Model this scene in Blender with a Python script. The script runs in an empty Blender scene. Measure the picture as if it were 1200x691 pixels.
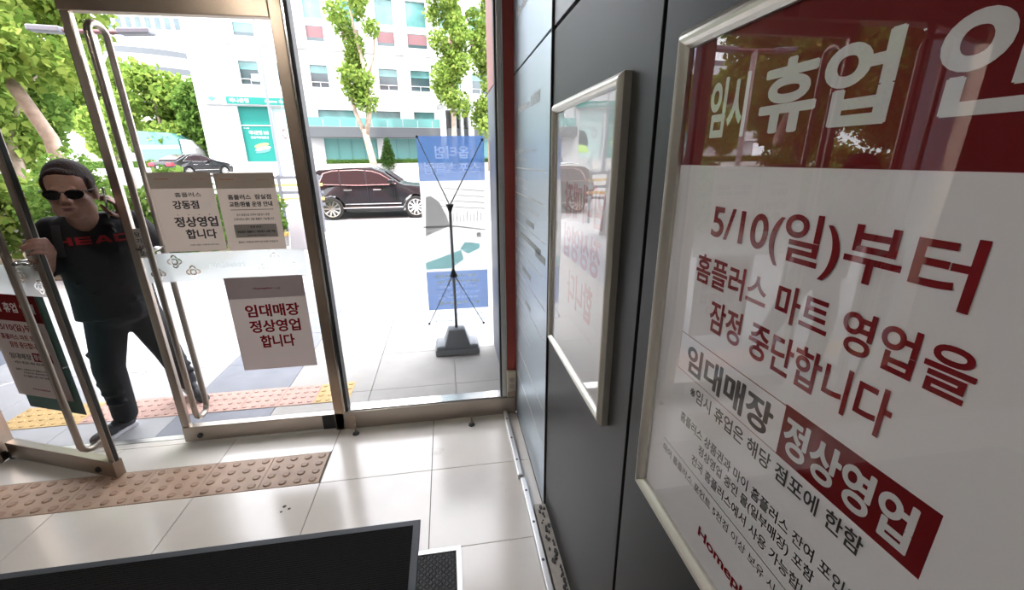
import bpy, bmesh, math, random
import numpy as np
from mathutils import Vector, Matrix

SC = bpy.context.scene
COL = SC.collection
random.seed(5)
rng = np.random.default_rng(5)

# ------------------------------------------------------------------ camera
EYE = Vector((0.0, 0.0, 1.75))
_p, _y, _r = math.radians(18.05), math.radians(8.587), math.radians(-0.566)
_fw = Vector((math.sin(_y)*math.cos(_p), math.cos(_y)*math.cos(_p), -math.sin(_p)))
_rt = Vector((math.cos(_y), -math.sin(_y), 0)); _up = _rt.cross(_fw)
_R = _rt*math.cos(_r) + _up*math.sin(_r)
_U = -_rt*math.sin(_r) + _up*math.cos(_r)
cd = bpy.data.cameras.new('camera'); cam = bpy.data.objects.new('camera', cd); COL.objects.link(cam)
cd.sensor_width = 36; cd.lens = 36*489.9/1200; cd.clip_start = 0.02; cd.clip_end = 400
m = Matrix((( _R.x, _U.x, -_fw.x, EYE.x), (_R.y, _U.y, -_fw.y, EYE.y), (_R.z, _U.z, -_fw.z, EYE.z), (0,0,0,1)))
cam.matrix_world = m
SC.camera = cam

# ------------------------------------------------------------------ sky, sun, exposure
w = bpy.data.worlds.new('sky'); SC.world = w; w.use_nodes = True
bg = w.node_tree.nodes['Background']
bg.inputs['Color'].default_value = (0.93, 0.94, 1.0, 1); bg.inputs['Strength'].default_value = 5.4
sd = bpy.data.lights.new('sun', 'SUN'); sd.energy = 6.0; sd.angle = math.radians(2); sd.color = (1, .95, .88)
so = bpy.data.objects.new('sun', sd); COL.objects.link(so)
so.rotation_euler = Vector((-0.25, -0.50, 1.0)).to_track_quat('Z', 'Y').to_euler()
SC.view_settings.view_transform = 'Standard'; SC.view_settings.look = 'None'
SC.view_settings.exposure = 0.45; SC.view_settings.gamma = 1.0
SC.cycles.max_bounces = 10; SC.cycles.transparent_max_bounces = 24; SC.cycles.caustics_reflective = False
# unseen fill lamps added to brighten the vestibule (discs built with the ceiling below)
FILL_LAMPS = [(-1.4, 0.9), (-1.4, -1.4)]
LAMP_W = 11.5

# ------------------------------------------------------------------ materials
def mat(name, col, rough=.5, metal=0., spec=.5, noise=0., nscale=30., bump=0., bscale=200., coat=0., emit=None, trans=0., stretch=None, noise2=None):
    M = bpy.data.materials.new(name); M.use_nodes = True; nt = M.node_tree; b = nt.nodes['Principled BSDF']
    c = tuple(col)+(1,)
    b.inputs['Base Color'].default_value = c; b.inputs['Roughness'].default_value = rough
    b.inputs['Metallic'].default_value = metal; b.inputs['Specular IOR Level'].default_value = spec
    b.inputs['Coat Weight'].default_value = coat
    if emit: b.inputs['Emission Color'].default_value = tuple(emit[:3])+(1,); b.inputs['Emission Strength'].default_value = emit[3]
    tc = None
    if noise or bump or noise2:
        tc = nt.nodes.new('ShaderNodeTexCoord'); mp = nt.nodes.new('ShaderNodeMapping'); nt.links.new(tc.outputs['Object'], mp.inputs[0])
        if stretch: mp.inputs['Scale'].default_value = stretch
    if noise:
        n = nt.nodes.new('ShaderNodeTexNoise'); n.inputs['Scale'].default_value = nscale; n.inputs['Detail'].default_value = 6
        nt.links.new(mp.outputs[0], n.inputs[0])
        r = nt.nodes.new('ShaderNodeValToRGB'); r.color_ramp.elements[0].position = .3; r.color_ramp.elements[1].position = .7
        r.color_ramp.elements[0].color = tuple(x*(1-noise) for x in col)+(1,); r.color_ramp.elements[1].color = tuple(min(1, x*(1+noise)) for x in col)+(1,)
        nt.links.new(n.outputs[0], r.inputs[0]); last = r.outputs[0]
        if noise2:   # sparse blotches of a second colour: (colour, scale, threshold)
            n2 = nt.nodes.new('ShaderNodeTexNoise'); n2.inputs['Scale'].default_value = noise2[1]; n2.inputs['Detail'].default_value = 5
            nt.links.new(mp.outputs[0], n2.inputs[0])
            r2 = nt.nodes.new('ShaderNodeValToRGB'); r2.color_ramp.elements[0].position = noise2[2]; r2.color_ramp.elements[1].position = noise2[2]+.12
            nt.links.new(n2.outputs[0], r2.inputs[0])
            mx = nt.nodes.new('ShaderNodeMixRGB'); mx.inputs[2].default_value = tuple(noise2[0])+(1,)
            nt.links.new(r2.outputs[0], mx.inputs[0]); nt.links.new(last, mx.inputs[1]); last = mx.outputs[0]
        nt.links.new(last, b.inputs['Base Color'])
    if bump:
        n = nt.nodes.new('ShaderNodeTexNoise'); n.inputs['Scale'].default_value = bscale; n.inputs['Detail'].default_value = 3
        nt.links.new(mp.outputs[0], n.inputs[0])
        bp = nt.nodes.new('ShaderNodeBump'); bp.inputs['Strength'].default_value = bump; bp.inputs['Distance'].default_value = .01
        nt.links.new(n.outputs[0], bp.inputs['Height']); nt.links.new(bp.outputs[0], b.inputs['Normal'])
    return M

def glass_mat(name, tint=(1, 1, 1), refl=1.0, rough=0.0, wave=0.):
    """architectural glass: fresnel mix of clear pass-through and mirror"""
    M = bpy.data.materials.new(name); M.use_nodes = True; nt = M.node_tree; nt.nodes.clear()
    o = nt.nodes.new('ShaderNodeOutputMaterial'); mx = nt.nodes.new('ShaderNodeMixShader')
    t = nt.nodes.new('ShaderNodeBsdfTransparent'); t.inputs[0].default_value = tuple(tint)+(1,)
    g = nt.nodes.new('ShaderNodeBsdfGlossy'); g.inputs['Roughness'].default_value = rough
    f = nt.nodes.new('ShaderNodeFresnel'); f.inputs[0].default_value = 1.5
    ge = nt.nodes.new('ShaderNodeNewGeometry'); mr = nt.nodes.new('ShaderNodeMapRange')   # same fresnel from both sides of the sheet
    mr.inputs['To Min'].default_value = 1.5; mr.inputs['To Max'].default_value = 1/1.5
    nt.links.new(ge.outputs['Backfacing'], mr.inputs['Value']); nt.links.new(mr.outputs[0], f.inputs[0])
    mu = nt.nodes.new('ShaderNodeMath'); mu.operation = 'MULTIPLY'; mu.inputs[1].default_value = refl
    nt.links.new(f.outputs[0], mu.inputs[0]); nt.links.new(mu.outputs[0], mx.inputs[0])
    nt.links.new(t.outputs[0], mx.inputs[1]); nt.links.new(g.outputs[0], mx.inputs[2]); nt.links.new(mx.outputs[0], o.inputs[0])
    if wave:
        tc = nt.nodes.new('ShaderNodeTexCoord'); n = nt.nodes.new('ShaderNodeTexNoise'); n.inputs['Scale'].default_value = 3.5; n.inputs['Detail'].default_value = 1
        nt.links.new(tc.outputs['Object'], n.inputs[0]); bp = nt.nodes.new('ShaderNodeBump'); bp.inputs['Strength'].default_value = wave; bp.inputs['Distance'].default_value = .02
        nt.links.new(n.outputs[0], bp.inputs['Height']); nt.links.new(bp.outputs[0], g.inputs['Normal']); nt.links.new(bp.outputs[0], f.inputs['Normal'])
    return M

def film_mat(name, col, clear, transl=.5):
    """thin film: part clear, part scattering light through"""
    M = bpy.data.materials.new(name); M.use_nodes = True; nt = M.node_tree; nt.nodes.clear()
    o = nt.nodes.new('ShaderNodeOutputMaterial'); mx = nt.nodes.new('ShaderNodeMixShader'); mx.inputs[0].default_value = clear
    m2 = nt.nodes.new('ShaderNodeMixShader'); m2.inputs[0].default_value = transl
    d = nt.nodes.new('ShaderNodeBsdfDiffuse'); d.inputs[0].default_value = tuple(col)+(1,)
    t = nt.nodes.new('ShaderNodeBsdfTranslucent'); t.inputs[0].default_value = tuple(col)+(1,)
    c = nt.nodes.new('ShaderNodeBsdfTransparent')
    nt.links.new(d.outputs[0], m2.inputs[1]); nt.links.new(t.outputs[0], m2.inputs[2])
    nt.links.new(m2.outputs[0], mx.inputs[1]); nt.links.new(c.outputs[0], mx.inputs[2]); nt.links.new(mx.outputs[0], o.inputs[0])
    return M

M = {}
M['steel'] = mat('brushed_steel', (.42, .37, .32), .32, 1., bump=.05, bscale=60, stretch=(1, 1, 20))
M['bronze'] = mat('bronze_steel', (.46, .37, .29), .33, 1., noise=.12, nscale=5)
M['bright_steel'] = mat('polished_steel', (.72, .72, .70), .18, 1.)
M['dark_metal'] = mat('dark_metal', (.06, .06, .06), .4, .6)
M['black'] = mat('black_rubber', (.012, .012, .013), .6)
M['gasket'] = mat('gasket', (.03, .035, .035), .5)
M['alu'] = mat('aluminium', (.62, .61, .59), .38, .85)
M['frame_alu'] = mat('frame_aluminium', (.70, .68, .62), .32, .75)
M['panel'] = mat('charcoal_panel', (.018, .019, .021), .42, 0, .35, noise=.12, nscale=3.5, bump=.04, bscale=500, noise2=((.10, .105, .11), 90, .73))
M['panel_light'] = mat('light_panel', (.32, .33, .35), .4, .3)
M['red_metal'] = mat('dark_red_metal', (.36, .07, .055), .38, .25, noise=.2, nscale=2)
M['signm'] = mat('directory_steel', (.50, .58, .65), .38, .8, noise=.05, nscale=2)
M['signtext'] = mat('directory_print', (.92, .93, .94), .5)
M['signgrey'] = mat('directory_cover', (.30, .33, .33), .5)
M['tile'] = mat('floor_tile', (.76, .71, .65), .17, 0, .9, noise=.07, nscale=2.2, noise2=((.42, .35, .28), 3.0, .66))
M['grout'] = mat('grout', (.22, .19, .16), .9)
M['tact_in'] = mat('tactile_clay', (.46, .32, .23), .5, noise=.12, nscale=9)
M['tact_dome'] = mat('tactile_dome', (.40, .26, .18), .45, noise=.2, nscale=20)
M['tact_pink'] = mat('tactile_pink', (.56, .36, .30), .7, noise=.1, nscale=12)
M['tact_yel'] = mat('tactile_yellow', (.62, .42, .18), .7, noise=.1, nscale=12)
M['paver'] = mat('granite_paver', (.42, .42, .43), .7, noise=.08, nscale=4, bump=.1, bscale=300)
M['paver_b'] = mat('granite_paver_b', (.40, .385, .36), .7, noise=.10, nscale=3, bump=.1, bscale=300)
M['paver_dark'] = mat('grey_paver', (.24, .25, .28), .75, noise=.08, nscale=6)
M['ceil'] = mat('ceiling_paint', (.45, .43, .40), .8)
M['wallp'] = mat('wall_paint', (.22, .19, .17), .7)
M['glass'] = glass_mat('clear_glass', (.99, .99, .99), .5)
M['glass_edge'] = mat('glass_edge', (.25, .45, .42), .2)
M['acrylic'] = glass_mat('acrylic_sheet', (.99, .99, .99), .85, .0, .04)
M['frost'] = film_mat('frosted_film', (.74, .79, .78), .22, .50)
M['emblem'] = film_mat('emblem_white', (.98, .99, .99), .05, .9)
M['emblem_d'] = film_mat('emblem_grey', (.6, .64, .62), .2, .4)
M['paper'] = mat('paper_white', (.90, .88, .91), .6)
M['paper_warm'] = film_mat('paper_backlit', (.80, .73, .68), .02, .30)
M['paper_tan'] = film_mat('paper_tan_header', (.66, .57, .48), .02, .30)
M['paper_grey'] = film_mat('paper_grey_box', (.48, .44, .42), .0, .28)
M['paper_pink'] = film_mat('paper_pinkish', (.78, .71, .70), .0, .25)
M['paper_pink2'] = film_mat('paper_pinkish_header', (.62, .53, .55), .0, .25)
M['redink'] = mat('red_ink', (.17, .003, .006), .6, 0, .2)
M['redink2'] = mat('red_ink_bright', (.23, .004, .010), .6, 0, .2)
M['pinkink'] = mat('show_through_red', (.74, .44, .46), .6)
M['greyink'] = mat('show_through_grey', (.68, .68, .68), .6)
M['blackink'] = mat('black_ink', (.035, .033, .032), .55)
M['whiteink'] = mat('white_ink', (.76, .75, .76), .55)
M['orangeink'] = mat('orange_ink', (.55, .14, .05), .55)
M['tealp'] = mat('teal_panel', (.004, .19, .16), .5)
M['teal_light'] = mat('teal_light', (.11, .29, .28), .35)
M['mat_fibre'] = mat('mat_fibre', (.014, .014, .015), .95, bump=1.0, bscale=260)
M['mat_edge'] = mat('mat_edge', (.060, .068, .080), .6)
M['white_wall'] = mat('white_cladding', (.50, .51, .52), .6, noise=.02, nscale=.5)
M['win'] = mat('window_teal', (.10, .24, .24), .12, 0, .8, noise=.35, nscale=.7)
M['win_dark'] = mat('window_dark', (.045, .075, .085), .12, 0, .8, noise=.3, nscale=.6)
M['win_pale'] = mat('window_blind', (.42, .58, .58), .3)
M['maroon'] = mat('maroon', (.20, .10, .11), .5)
M['canopy'] = mat('canopy_dark', (.09, .10, .11), .5)
M['concrete'] = mat('concrete', (.55, .54, .52), .8, noise=.06, nscale=1.5)
M['asphalt'] = mat('asphalt', (.30, .30, .31), .85, noise=.08, nscale=1.2)
M['road_yel'] = mat('road_yellow', (.75, .55, .20), .8)
M['bark'] = mat('plane_bark', (.34, .27, .21), .85, noise=.35, nscale=4, bump=.3, bscale=20)
def leaf_mat(name, c1, c2):
    Mx = film_mat(name, c1, 0., .45); nt = Mx.node_tree
    g = nt.nodes.new('ShaderNodeNewGeometry'); r = nt.nodes.new('ShaderNodeValToRGB')
    r.color_ramp.elements[0].color = tuple(c2)+(1,); r.color_ramp.elements[1].color = tuple(c1)+(1,)
    nt.links.new(g.outputs['Random Per Island'], r.inputs[0])
    for n in nt.nodes:
        if n.type in ('BSDF_DIFFUSE', 'BSDF_TRANSLUCENT'): nt.links.new(r.outputs[0], n.inputs[0])
    return Mx
M['leaf'] = leaf_mat('leaf_green', (.19, .30, .07), (.06, .13, .025))
M['leaf_y'] = leaf_mat('leaf_yellow_green', (.36, .46, .11), (.12, .22, .04))
M['leaf_d'] = leaf_mat('leaf_dark', (.09, .17, .04), (.03, .07, .02))
M['blossom'] = mat('blossom', (.85, .80, .82), .7)
M['carblack'] = mat('car_paint_black', (.014, .014, .017), .22, 0, .4, coat=.35)
M['carglass'] = mat('car_glass', (.03, .018, .02), .08, 0, .25)
M['tyre'] = mat('tyre', (.02, .02, .02), .8)
M['chrome'] = mat('chrome', (.80, .80, .80), .15, 1.)
M['taillight'] = mat('tail_light', (.6, .01, .02), .3, emit=(1, .03, .05, 1.5))
M['carwhite'] = mat('car_plate', (.8, .8, .8), .4)
M['skin'] = mat('skin', (.29, .155, .11), .5, noise=.08, nscale=25)
M['lips'] = mat('lips', (.10, .03, .03), .5)
M['hair'] = mat('hair', (.022, .008, .006), .6, 0, .25, bump=.6, bscale=160, stretch=(1, 1, .3))
M['tee'] = mat('black_tee', (.008, .008, .010), .85, bump=.4, bscale=12)
M['trousers'] = mat('dark_trousers', (.010, .011, .014), .85, bump=.5, bscale=10)
M['shade_lens'] = mat('sunglass_lens', (.010, .009, .010), .12, 0, .7)
M['strapm'] = mat('pack_strap', (.035, .036, .040), .8)
M['shoe'] = mat('shoe_upper', (.035, .037, .042), .7)
M['sole'] = mat('shoe_sole', (.55, .55, .58), .6)
M['teered'] = mat('tee_red_print', (.28, .008, .015), .6)
M['phone'] = mat('phone_edge', (.55, .53, .50), .25, .8)
M['base_grey'] = mat('stand_base_plastic', (.23, .25, .27), .6, bump=.1, bscale=40)
M['tube_grey'] = mat('stand_tube', (.20, .22, .23), .4, .5)
def banner_mat(n, c, clear=.30, tr=.65): return film_mat(n, c, clear, tr)
M['ban_blue'] = banner_mat('banner_blue', (.13, .24, .46))
M['ban_pale'] = banner_mat('banner_pale', (.72, .72, .70), .28)
M['ban_white'] = banner_mat('banner_white', (.9, .92, .95), .35)
M['ban_grey'] = banner_mat('banner_grey', (.50, .50, .50), .3)
M['ban_pool'] = banner_mat('banner_pool', (.48, .76, .78), .2)
M['ban_yellow'] = banner_mat('banner_yellow', (.80, .68, .25), .1)
M['ban_wprint'] = film_mat('banner_white_print', (.95, .97, 1.), 0., .95); M['ban_yprint'] = film_mat('banner_yellow_print', (.85, .75, .35), 0., .95)
M['pil_grey'] = mat('pilaster_grey', (.20, .22, .26), .5, .2)
M['pil_red'] = mat('pilaster_red', (.52, .22, .20), .5, .1)
M['outlet'] = mat('outlet_plastic', (.62, .55, .43), .5)
M['plaster'] = mat('base_plaster', (.40, .37, .33), .85, noise=.2, nscale=15)

# ------------------------------------------------------------------ geometry helpers
def link(o, parent=None):
    COL.objects.link(o)
    if parent is not None: o.parent = parent
    return o
def tag(o, label=None, cat=None, group=None, kind=None):
    if label: o['label'] = label
    if cat: o['category'] = cat
    if group: o['group'] = group
    if kind: o['kind'] = kind
    return o
def empty(name, loc=(0, 0, 0), rz=0.):
    o = bpy.data.objects.new(name, None); COL.objects.link(o); o.location = loc; o.rotation_euler = (0, 0, rz); o.empty_display_size = .1
    return o
class G:
    def __init__(s): s.v = []; s.f = []
    def add(s, vs, fs):
        k = len(s.v); s.v += [tuple(v) for v in vs]; s.f += [tuple(i+k for i in f) for f in fs]; return s
    def box(s, x0, y0, z0, x1, y1, z1):
        if x1 < x0: x0, x1 = x1, x0
        if y1 < y0: y0, y1 = y1, y0
        if z1 < z0: z0, z1 = z1, z0
        return s.add([(x0,y0,z0),(x1,y0,z0),(x1,y1,z0),(x0,y1,z0),(x0,y0,z1),(x1,y0,z1),(x1,y1,z1),(x0,y1,z1)],
                     [(0,3,2,1),(4,5,6,7),(0,1,5,4),(1,2,6,5),(2,3,7,6),(3,0,4,7)])
    def tube(s, pts, r, n=12, caps=True):
        pts = [Vector(p) for p in pts]; rs = r if isinstance(r, (list, tuple)) else [r]*len(pts)
        k = len(s.v); up = Vector((0, 0, 1)); prev = None
        for i, p in enumerate(pts):
            d = (pts[min(i+1, len(pts)-1)]-pts[max(i-1, 0)]).normalized()
            if prev is None:
                a = d.orthogonal().normalized()
            else:
                a = (prev - d*prev.dot(d)); a = a.normalized() if a.length > 1e-6 else d.orthogonal().normalized()
            prev = a; b = d.cross(a)
            for j in range(n):
                t = 2*math.pi*j/n; s.v.append(tuple(p + (a*math.cos(t)+b*math.sin(t))*rs[i]))
        for i in range(len(pts)-1):
            for j in range(n):
                q = (j+1) % n; s.f.append((k+i*n+j, k+i*n+q, k+(i+1)*n+q, k+(i+1)*n+j))
        if caps:
            s.f.append(tuple(k+j for j in reversed(range(n)))); s.f.append(tuple(k+(len(pts)-1)*n+j for j in range(n)))
        return s
    def ball(s, c, r, n=12, m=8, sc=(1, 1, 1), rot=None):
        k = len(s.v); c = Vector(c)
        def P(x, y, z):
            q = Vector((x*sc[0]*r, y*sc[1]*r, z*sc[2]*r))
            if rot is not None: q = rot @ q
            s.v.append(tuple(c+q))
        P(0, 0, 1)
        for i in range(1, m):
            a = math.pi*i/m
            for j in range(n):
                t = 2*math.pi*j/n; P(math.sin(a)*math.cos(t), math.sin(a)*math.sin(t), math.cos(a))
        P(0, 0, -1); L = k+1+(m-1)*n
        for j in range(n): s.f.append((k, k+1+j, k+1+(j+1) % n)); s.f.append((L, L-n+(j+1) % n, L-n+j))
        for i in range(m-2):
            for j in range(n):
                a = k+1+i*n; s.f.append((a+j, a+n+j, a+n+(j+1) % n, a+(j+1) % n))
        return s
    def prism(s, pts, d):
        """pts: planar loop; d: extrusion vector"""
        n = len(pts); k = len(s.v); d = Vector(d)
        s.v += [tuple(p) for p in pts]+[tuple(Vector(p)+d) for p in pts]
        s.f.append(tuple(k+i for i in range(n))); s.f.append(tuple(k+n+i for i in reversed(range(n))))
        for i in range(n): s.f.append((k+i, k+n+i, k+n+(i+1) % n, k+(i+1) % n))
        return s
    def build(s, name, material, parent=None, smooth=False, bevel=0., weld=False):
        me = bpy.data.meshes.new(name); me.from_pydata(s.v, [], s.f)
        bm = bmesh.new(); bm.from_mesh(me)
        if weld: bmesh.ops.remove_doubles(bm, verts=bm.verts, dist=1e-5)
        bmesh.ops.recalc_face_normals(bm, faces=bm.faces); bm.to_mesh(me); bm.free()
        if smooth: me.polygons.foreach_set('use_smooth', [True]*len(me.polygons))
        me.materials.append(material)
        o = link(bpy.data.objects.new(name, me), parent)
        if bevel:
            b = o.modifiers.new('bevel', 'BEVEL'); b.width = bevel; b.segments = 2; b.limit_method = 'ANGLE'
        return o
def box(name, a, b, material, parent=None, bevel=0.):
    return G().box(*a, *b).build(name, material, parent, bevel=bevel)

# flat print: lettering mesh fitted to a rectangle of a plane (origin O, right vector U, up vector V)
_tc = {}
_jobs = []
_bands = []
def lettering(body, O, U, V, rect, material, parent, bold=.02, lift=.0006, name='lettering', mirror=False):
    _jobs.append((body, round(bold, 4), O, U, V, rect, material, parent, lift, name, mirror))
def set_all_lettering():
    """shape every line of print in one go, then lay each as a flat mesh on its surface"""
    txt = {}
    for j in _jobs:
        k = (j[0], j[1])
        if k not in txt:
            cu = bpy.data.curves.new('text', 'FONT'); cu.body = j[0]; cu.offset = min(j[1], .016); cu.resolution_u = 5
            o = bpy.data.objects.new('text', cu); COL.objects.link(o); txt[k] = o
    dg = bpy.context.evaluated_depsgraph_get(); shp = {}
    for k, o in txt.items():
        me = bpy.data.meshes.new_from_object(o.evaluated_get(dg))
        vs = np.array([v.co[:2] for v in me.vertices]); fs = [tuple(p.vertices) for p in me.polygons]
        lay = np.zeros(len(vs))
        if k[1] > .017:      # heavier strokes: the same outline laid four more times, a hair apart
            d = k[1]-.016; nv = len(vs); parts = [vs]; f0 = list(fs)
            for q, (ax, ay) in enumerate(((d, 0), (-d, 0), (0, d*.7), (0, -d*.7))):
                parts.append(vs+np.array((ax, ay))); fs += [tuple(i+nv*(q+1) for i in f) for f in f0]
            vs = np.concatenate(parts); lay = np.repeat(np.arange(5), nv)*1.5e-5
        lo = vs.min(0); hi = vs.max(0); shp[k] = ((vs-lo)/np.maximum(hi-lo, 1e-6), fs, lay); bpy.data.meshes.remove(me)
    for o, parent, y in _bands:
        me = bpy.data.meshes.new_from_object(o.evaluated_get(dg)); me.name = 'frosted_band'
        me.transform(Matrix(((1, 0, 0, 0), (0, 0, -1, y), (0, 1, 0, 0), (0, 0, 0, 1)))); me.materials.clear(); me.materials.append(M['frost'])
        cu = o.data; bpy.data.objects.remove(o); bpy.data.curves.remove(cu)
        link(bpy.data.objects.new('frosted_band', me), parent)
    for o in txt.values():
        cu = o.data; bpy.data.objects.remove(o); bpy.data.curves.remove(cu)
    for body, bold, O, U, V, rect, material, parent, lift, name, mirror in _jobs:
        vs, fs, lay = shp[(body, bold)]
        O = np.array(O, float); U = np.array(U, float); V = np.array(V, float); N = np.cross(U, V)
        u0, v0, u1, v1 = rect; x = vs[:, 0]
        if mirror: x = 1-x
        p = O + np.outer(u0+(u1-u0)*x, U)+np.outer(v0+(v1-v0)*vs[:, 1], V)+np.outer(lift+lay, N)
        me = bpy.data.meshes.new(name); me.from_pydata(p.tolist(), [], fs); me.materials.append(material)
        link(bpy.data.objects.new(name, me), parent)
def slab(name, O, U, V, rect, material, parent=None, t=.0006, back=0.):
    """thin sheet lying on a plane, `back` is its far side, `t` its near side along the normal"""
    O = Vector(O); U = Vector(U); V = Vector(V); N = U.cross(V); u0, v0, u1, v1 = rect
    pts = [O+U*u0+V*v0+N*back, O+U*u1+V*v0+N*back, O+U*u1+V*v1+N*back, O+U*u0+V*v1+N*back]
    return G().prism(pts, N*(t-back)).build(name, material, parent)
def emblem(O, U, V, cu, cv, r, material, parent, lift=.0008):
    """four-lobed ring emblem of the frosted band"""
    O = Vector(O); U = Vector(U); V = Vector(V); N = U.cross(V); g = G()
    def ring(cx, cy, rx, ry, t, n=16):
        k = len(g.v)
        for j in range(n):
            a = 2*math.pi*j/n
            for q in (1, 1-t): g.v.append(tuple(O+U*(cu+cx+rx*q*math.cos(a))+V*(cv+cy+ry*q*math.sin(a))+N*lift))
        for j in range(n):
            a = k+2*j; b = k+2*((j+1) % n); g.f.append((a, b, b+1, a+1))
    ring(0, 0, r, r*.52, .24); ring(0, 0, r*.52, r, .24)
    return g.build('emblem', material, parent)

# ================================================================== SETTING: floor, walls, ceiling
floor = box('floor', (-4.2, -3.2, -.06), (.62, 2.60, -.006), M['grout'])
tag(floor, 'pale beige stone tile floor of the entrance vestibule', kind='structure')
XC = [-4.1, -3.445, -2.79, -2.135, -1.466, -.805, -.176, .415]
YR = [.451, .996, 1.541, 2.086, 2.60]
def tile(x0, y0, x1, y1, parent=floor, m=None, name='tile', z=0., th=.05, gap=.0022):
    o = G().box(x0+gap, y0+gap, z-th, x1-gap, y1-gap, z).build(name, m or M['tile'], parent); return o
for i in range(len(XC)-1):
    for j in range(len(YR)-1):
        x0, x1, y0, y1 = XC[i], XC[i+1], YR[j], YR[j+1]
        if j == 3 and x1 <= -.8: y0 = 2.360
        tile(x0, y0, x1, y1)
for i in range(len(XC)-1):
    for j in range(-6, 0):
        tile(XC[i], .451+.545*j, XC[i+1], .451+.545*(j+1))
def tactile(x0, y0, dx, dy, nx, ny, z, mb, parent, md=None, r=.0155, h=.005, bars=False):
    g = G().box(x0+.0015, y0+.0015, z-.03, x0+dx-.0015, y0+dy-.0015, z)
    if md is not None:
        t = g.build('tactile_tile', mb, parent)
        for i in range(nx):
            for j in range(ny):
                if 'dome' not in _tc:
                    d = G(); n = 12
                    for rr, hh in ((r, 0), (r*.9, h*.6), (r*.70, h)):
                        for q in range(n):
                            a = 2*math.pi*q/n; d.v.append((rr*math.cos(a), rr*math.sin(a), hh))
                    for lv in (0, n):
                        for q in range(n): d.f.append((lv+q, lv+(q+1) % n, lv+n+(q+1) % n, lv+n+q))
                    d.f.append(tuple(2*n+q for q in range(n)))
                    o = d.build('dome', md, t); _tc['dome'] = o
                else:
                    o = _tc['dome'].copy(); link(o, t)
                o.location = (x0+dx*(i+.5)/nx, y0+dy*(j+.5)/ny, z)
        return
    gd = g
    for i in range(nx):
        for j in range(ny):
            cx = x0+dx*(i+.5)/nx; cy = y0+dy*(j+.5)/ny; k = len(gd.v); n = 10
            for rr, hh in ((r, 0), (r*.72, h)):
                for q in range(n):
                    a = 2*math.pi*q/n; gd.v.append((cx+rr*math.cos(a), cy+rr*math.sin(a), z+hh))
            for q in range(n): gd.f.append((k+q, k+(q+1) % n, k+n+(q+1) % n, k+n+q))
            gd.f.append(tuple(k+n+q for q in range(n)))
    t = g.build('tactile_tile', mb, parent); t['kind'] = 'stuff'
strip = empty('tactile_paving', (0, 0, 0)); tag(strip, 'brown dotted tactile paving strip in the indoor floor behind the doors', 'tactile paving')
for k in range(10):
    tactile(-.815-.327*(k+1), 2.087, .327, .272, 4, 4, .0015, M['tact_in'], strip, M['tact_dome'], r=.022, h=.006)
# three dark scuffs on the tile
g = G()
for cx, cy, r in ((-.945, 1.935, .010), (-.915, 1.915, .008), (-.95, 1.90, .007)):
    g.add([(cx+r*(1+.3*math.sin(3*a))*math.cos(a), cy+r*math.sin(a), .0006) for a in [k*math.pi/4 for k in range(8)]], [tuple(range(8))])
g.build('floor_stain', mat('stain', (.09, .06, .04), .7), floor)

wall = empty('wall_right', (0, 0, 0)); tag(wall, 'wall of tall charcoal panels with narrow dark red joints', kind='structure')
box('wall_core', (.47, -3.2, 0), (.62, 2.66, 3.0), M['red_metal'], wall)
box('plinth', (.36, -3.2, 0), (.47, 1.70, .035), M['plaster'], wall)
def panel(y0, y1, z0, z1, m, x=.42, name='panel'):
    return box(name, (x, y0, z0), (x+.05, y1, z1), M[m], wall, bevel=.002)
panel(.852, 1.690, .03, 2.190, 'panel'); panel(.852, 1.690, 2.205, 2.98, 'panel_light')
panel(.0, .838, .03, 2.98, 'panel'); panel(-.86, -.012, .03, 2.98, 'panel'); panel(-1.72, -.872, .03, 2.98, 'panel'); panel(-3.2, -1.732, .03, 2.98, 'panel')
# crumbled base below the first charcoal panel
g = G()
for k in range(60):
    y = 1.68-.016*k-random.random()*.01; x = .408-random.random()**2*.03; r = .003+random.random()*.007; z = .035
    g.prism([(x+r*(.6+.5*random.random())*math.cos(a), y+r*1.6*(.6+.5*random.random())*math.sin(a), z) for a in [2*math.pi*i/6 for i in range(6)]], (0, 0, .003+.007*random.random()))
o = g.build('crumbled_edge', M['dark_metal'], wall); o['kind'] = 'stuff'
ceiling = box('ceiling', (-4.2, -3.2, 3.0), (.62, 2.75, 3.12), M['ceil']); tag(ceiling, 'plain painted vestibule ceiling', kind='structure')
wl = box('wall_left', (-4.3, -3.2, 0), (-4.2, 2.60, 3.0), M['wallp']); tag(wl, 'plain brown left wall of the vestibule', kind='structure')
wb = box('wall_back', (-4.3, -3.3, 0), (.62, -3.2, 3.0), M['wallp']); tag(wb, 'plain brown rear wall of the vestibule', kind='structure')
for x, y in FILL_LAMPS:  # glowing discs and area lights added out of view to lift the interior
    e = G(); e.tube([(0, 0, 0), (0, 0, -.012)], .11, 24)
    lo = e.build('fill_lamp_disc', mat('fill_disc_glow', (1, .95, .88), .5, emit=(1, .93, .82, 2.5))); lo.location = (x, y, 3.0)
    tag(lo, 'unseen fill lamp disc added to brighten the %s part of the vestibule' % ('front' if y > 0 else 'rear'), 'ceiling lamp')
    L = bpy.data.lights.new('fill_light', 'AREA'); L.shape = 'DISK'; L.size = .22; L.energy = LAMP_W; L.color = (1, .93, .84)
    lp = bpy.data.objects.new('fill_light', L); COL.objects.link(lp); lp.location = (x, y, 2.98)

# ------------------------------------------------------------------ glazed front: posts, header, sill, panes
def st(o, label=None): return tag(o, label, kind='structure')
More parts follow.
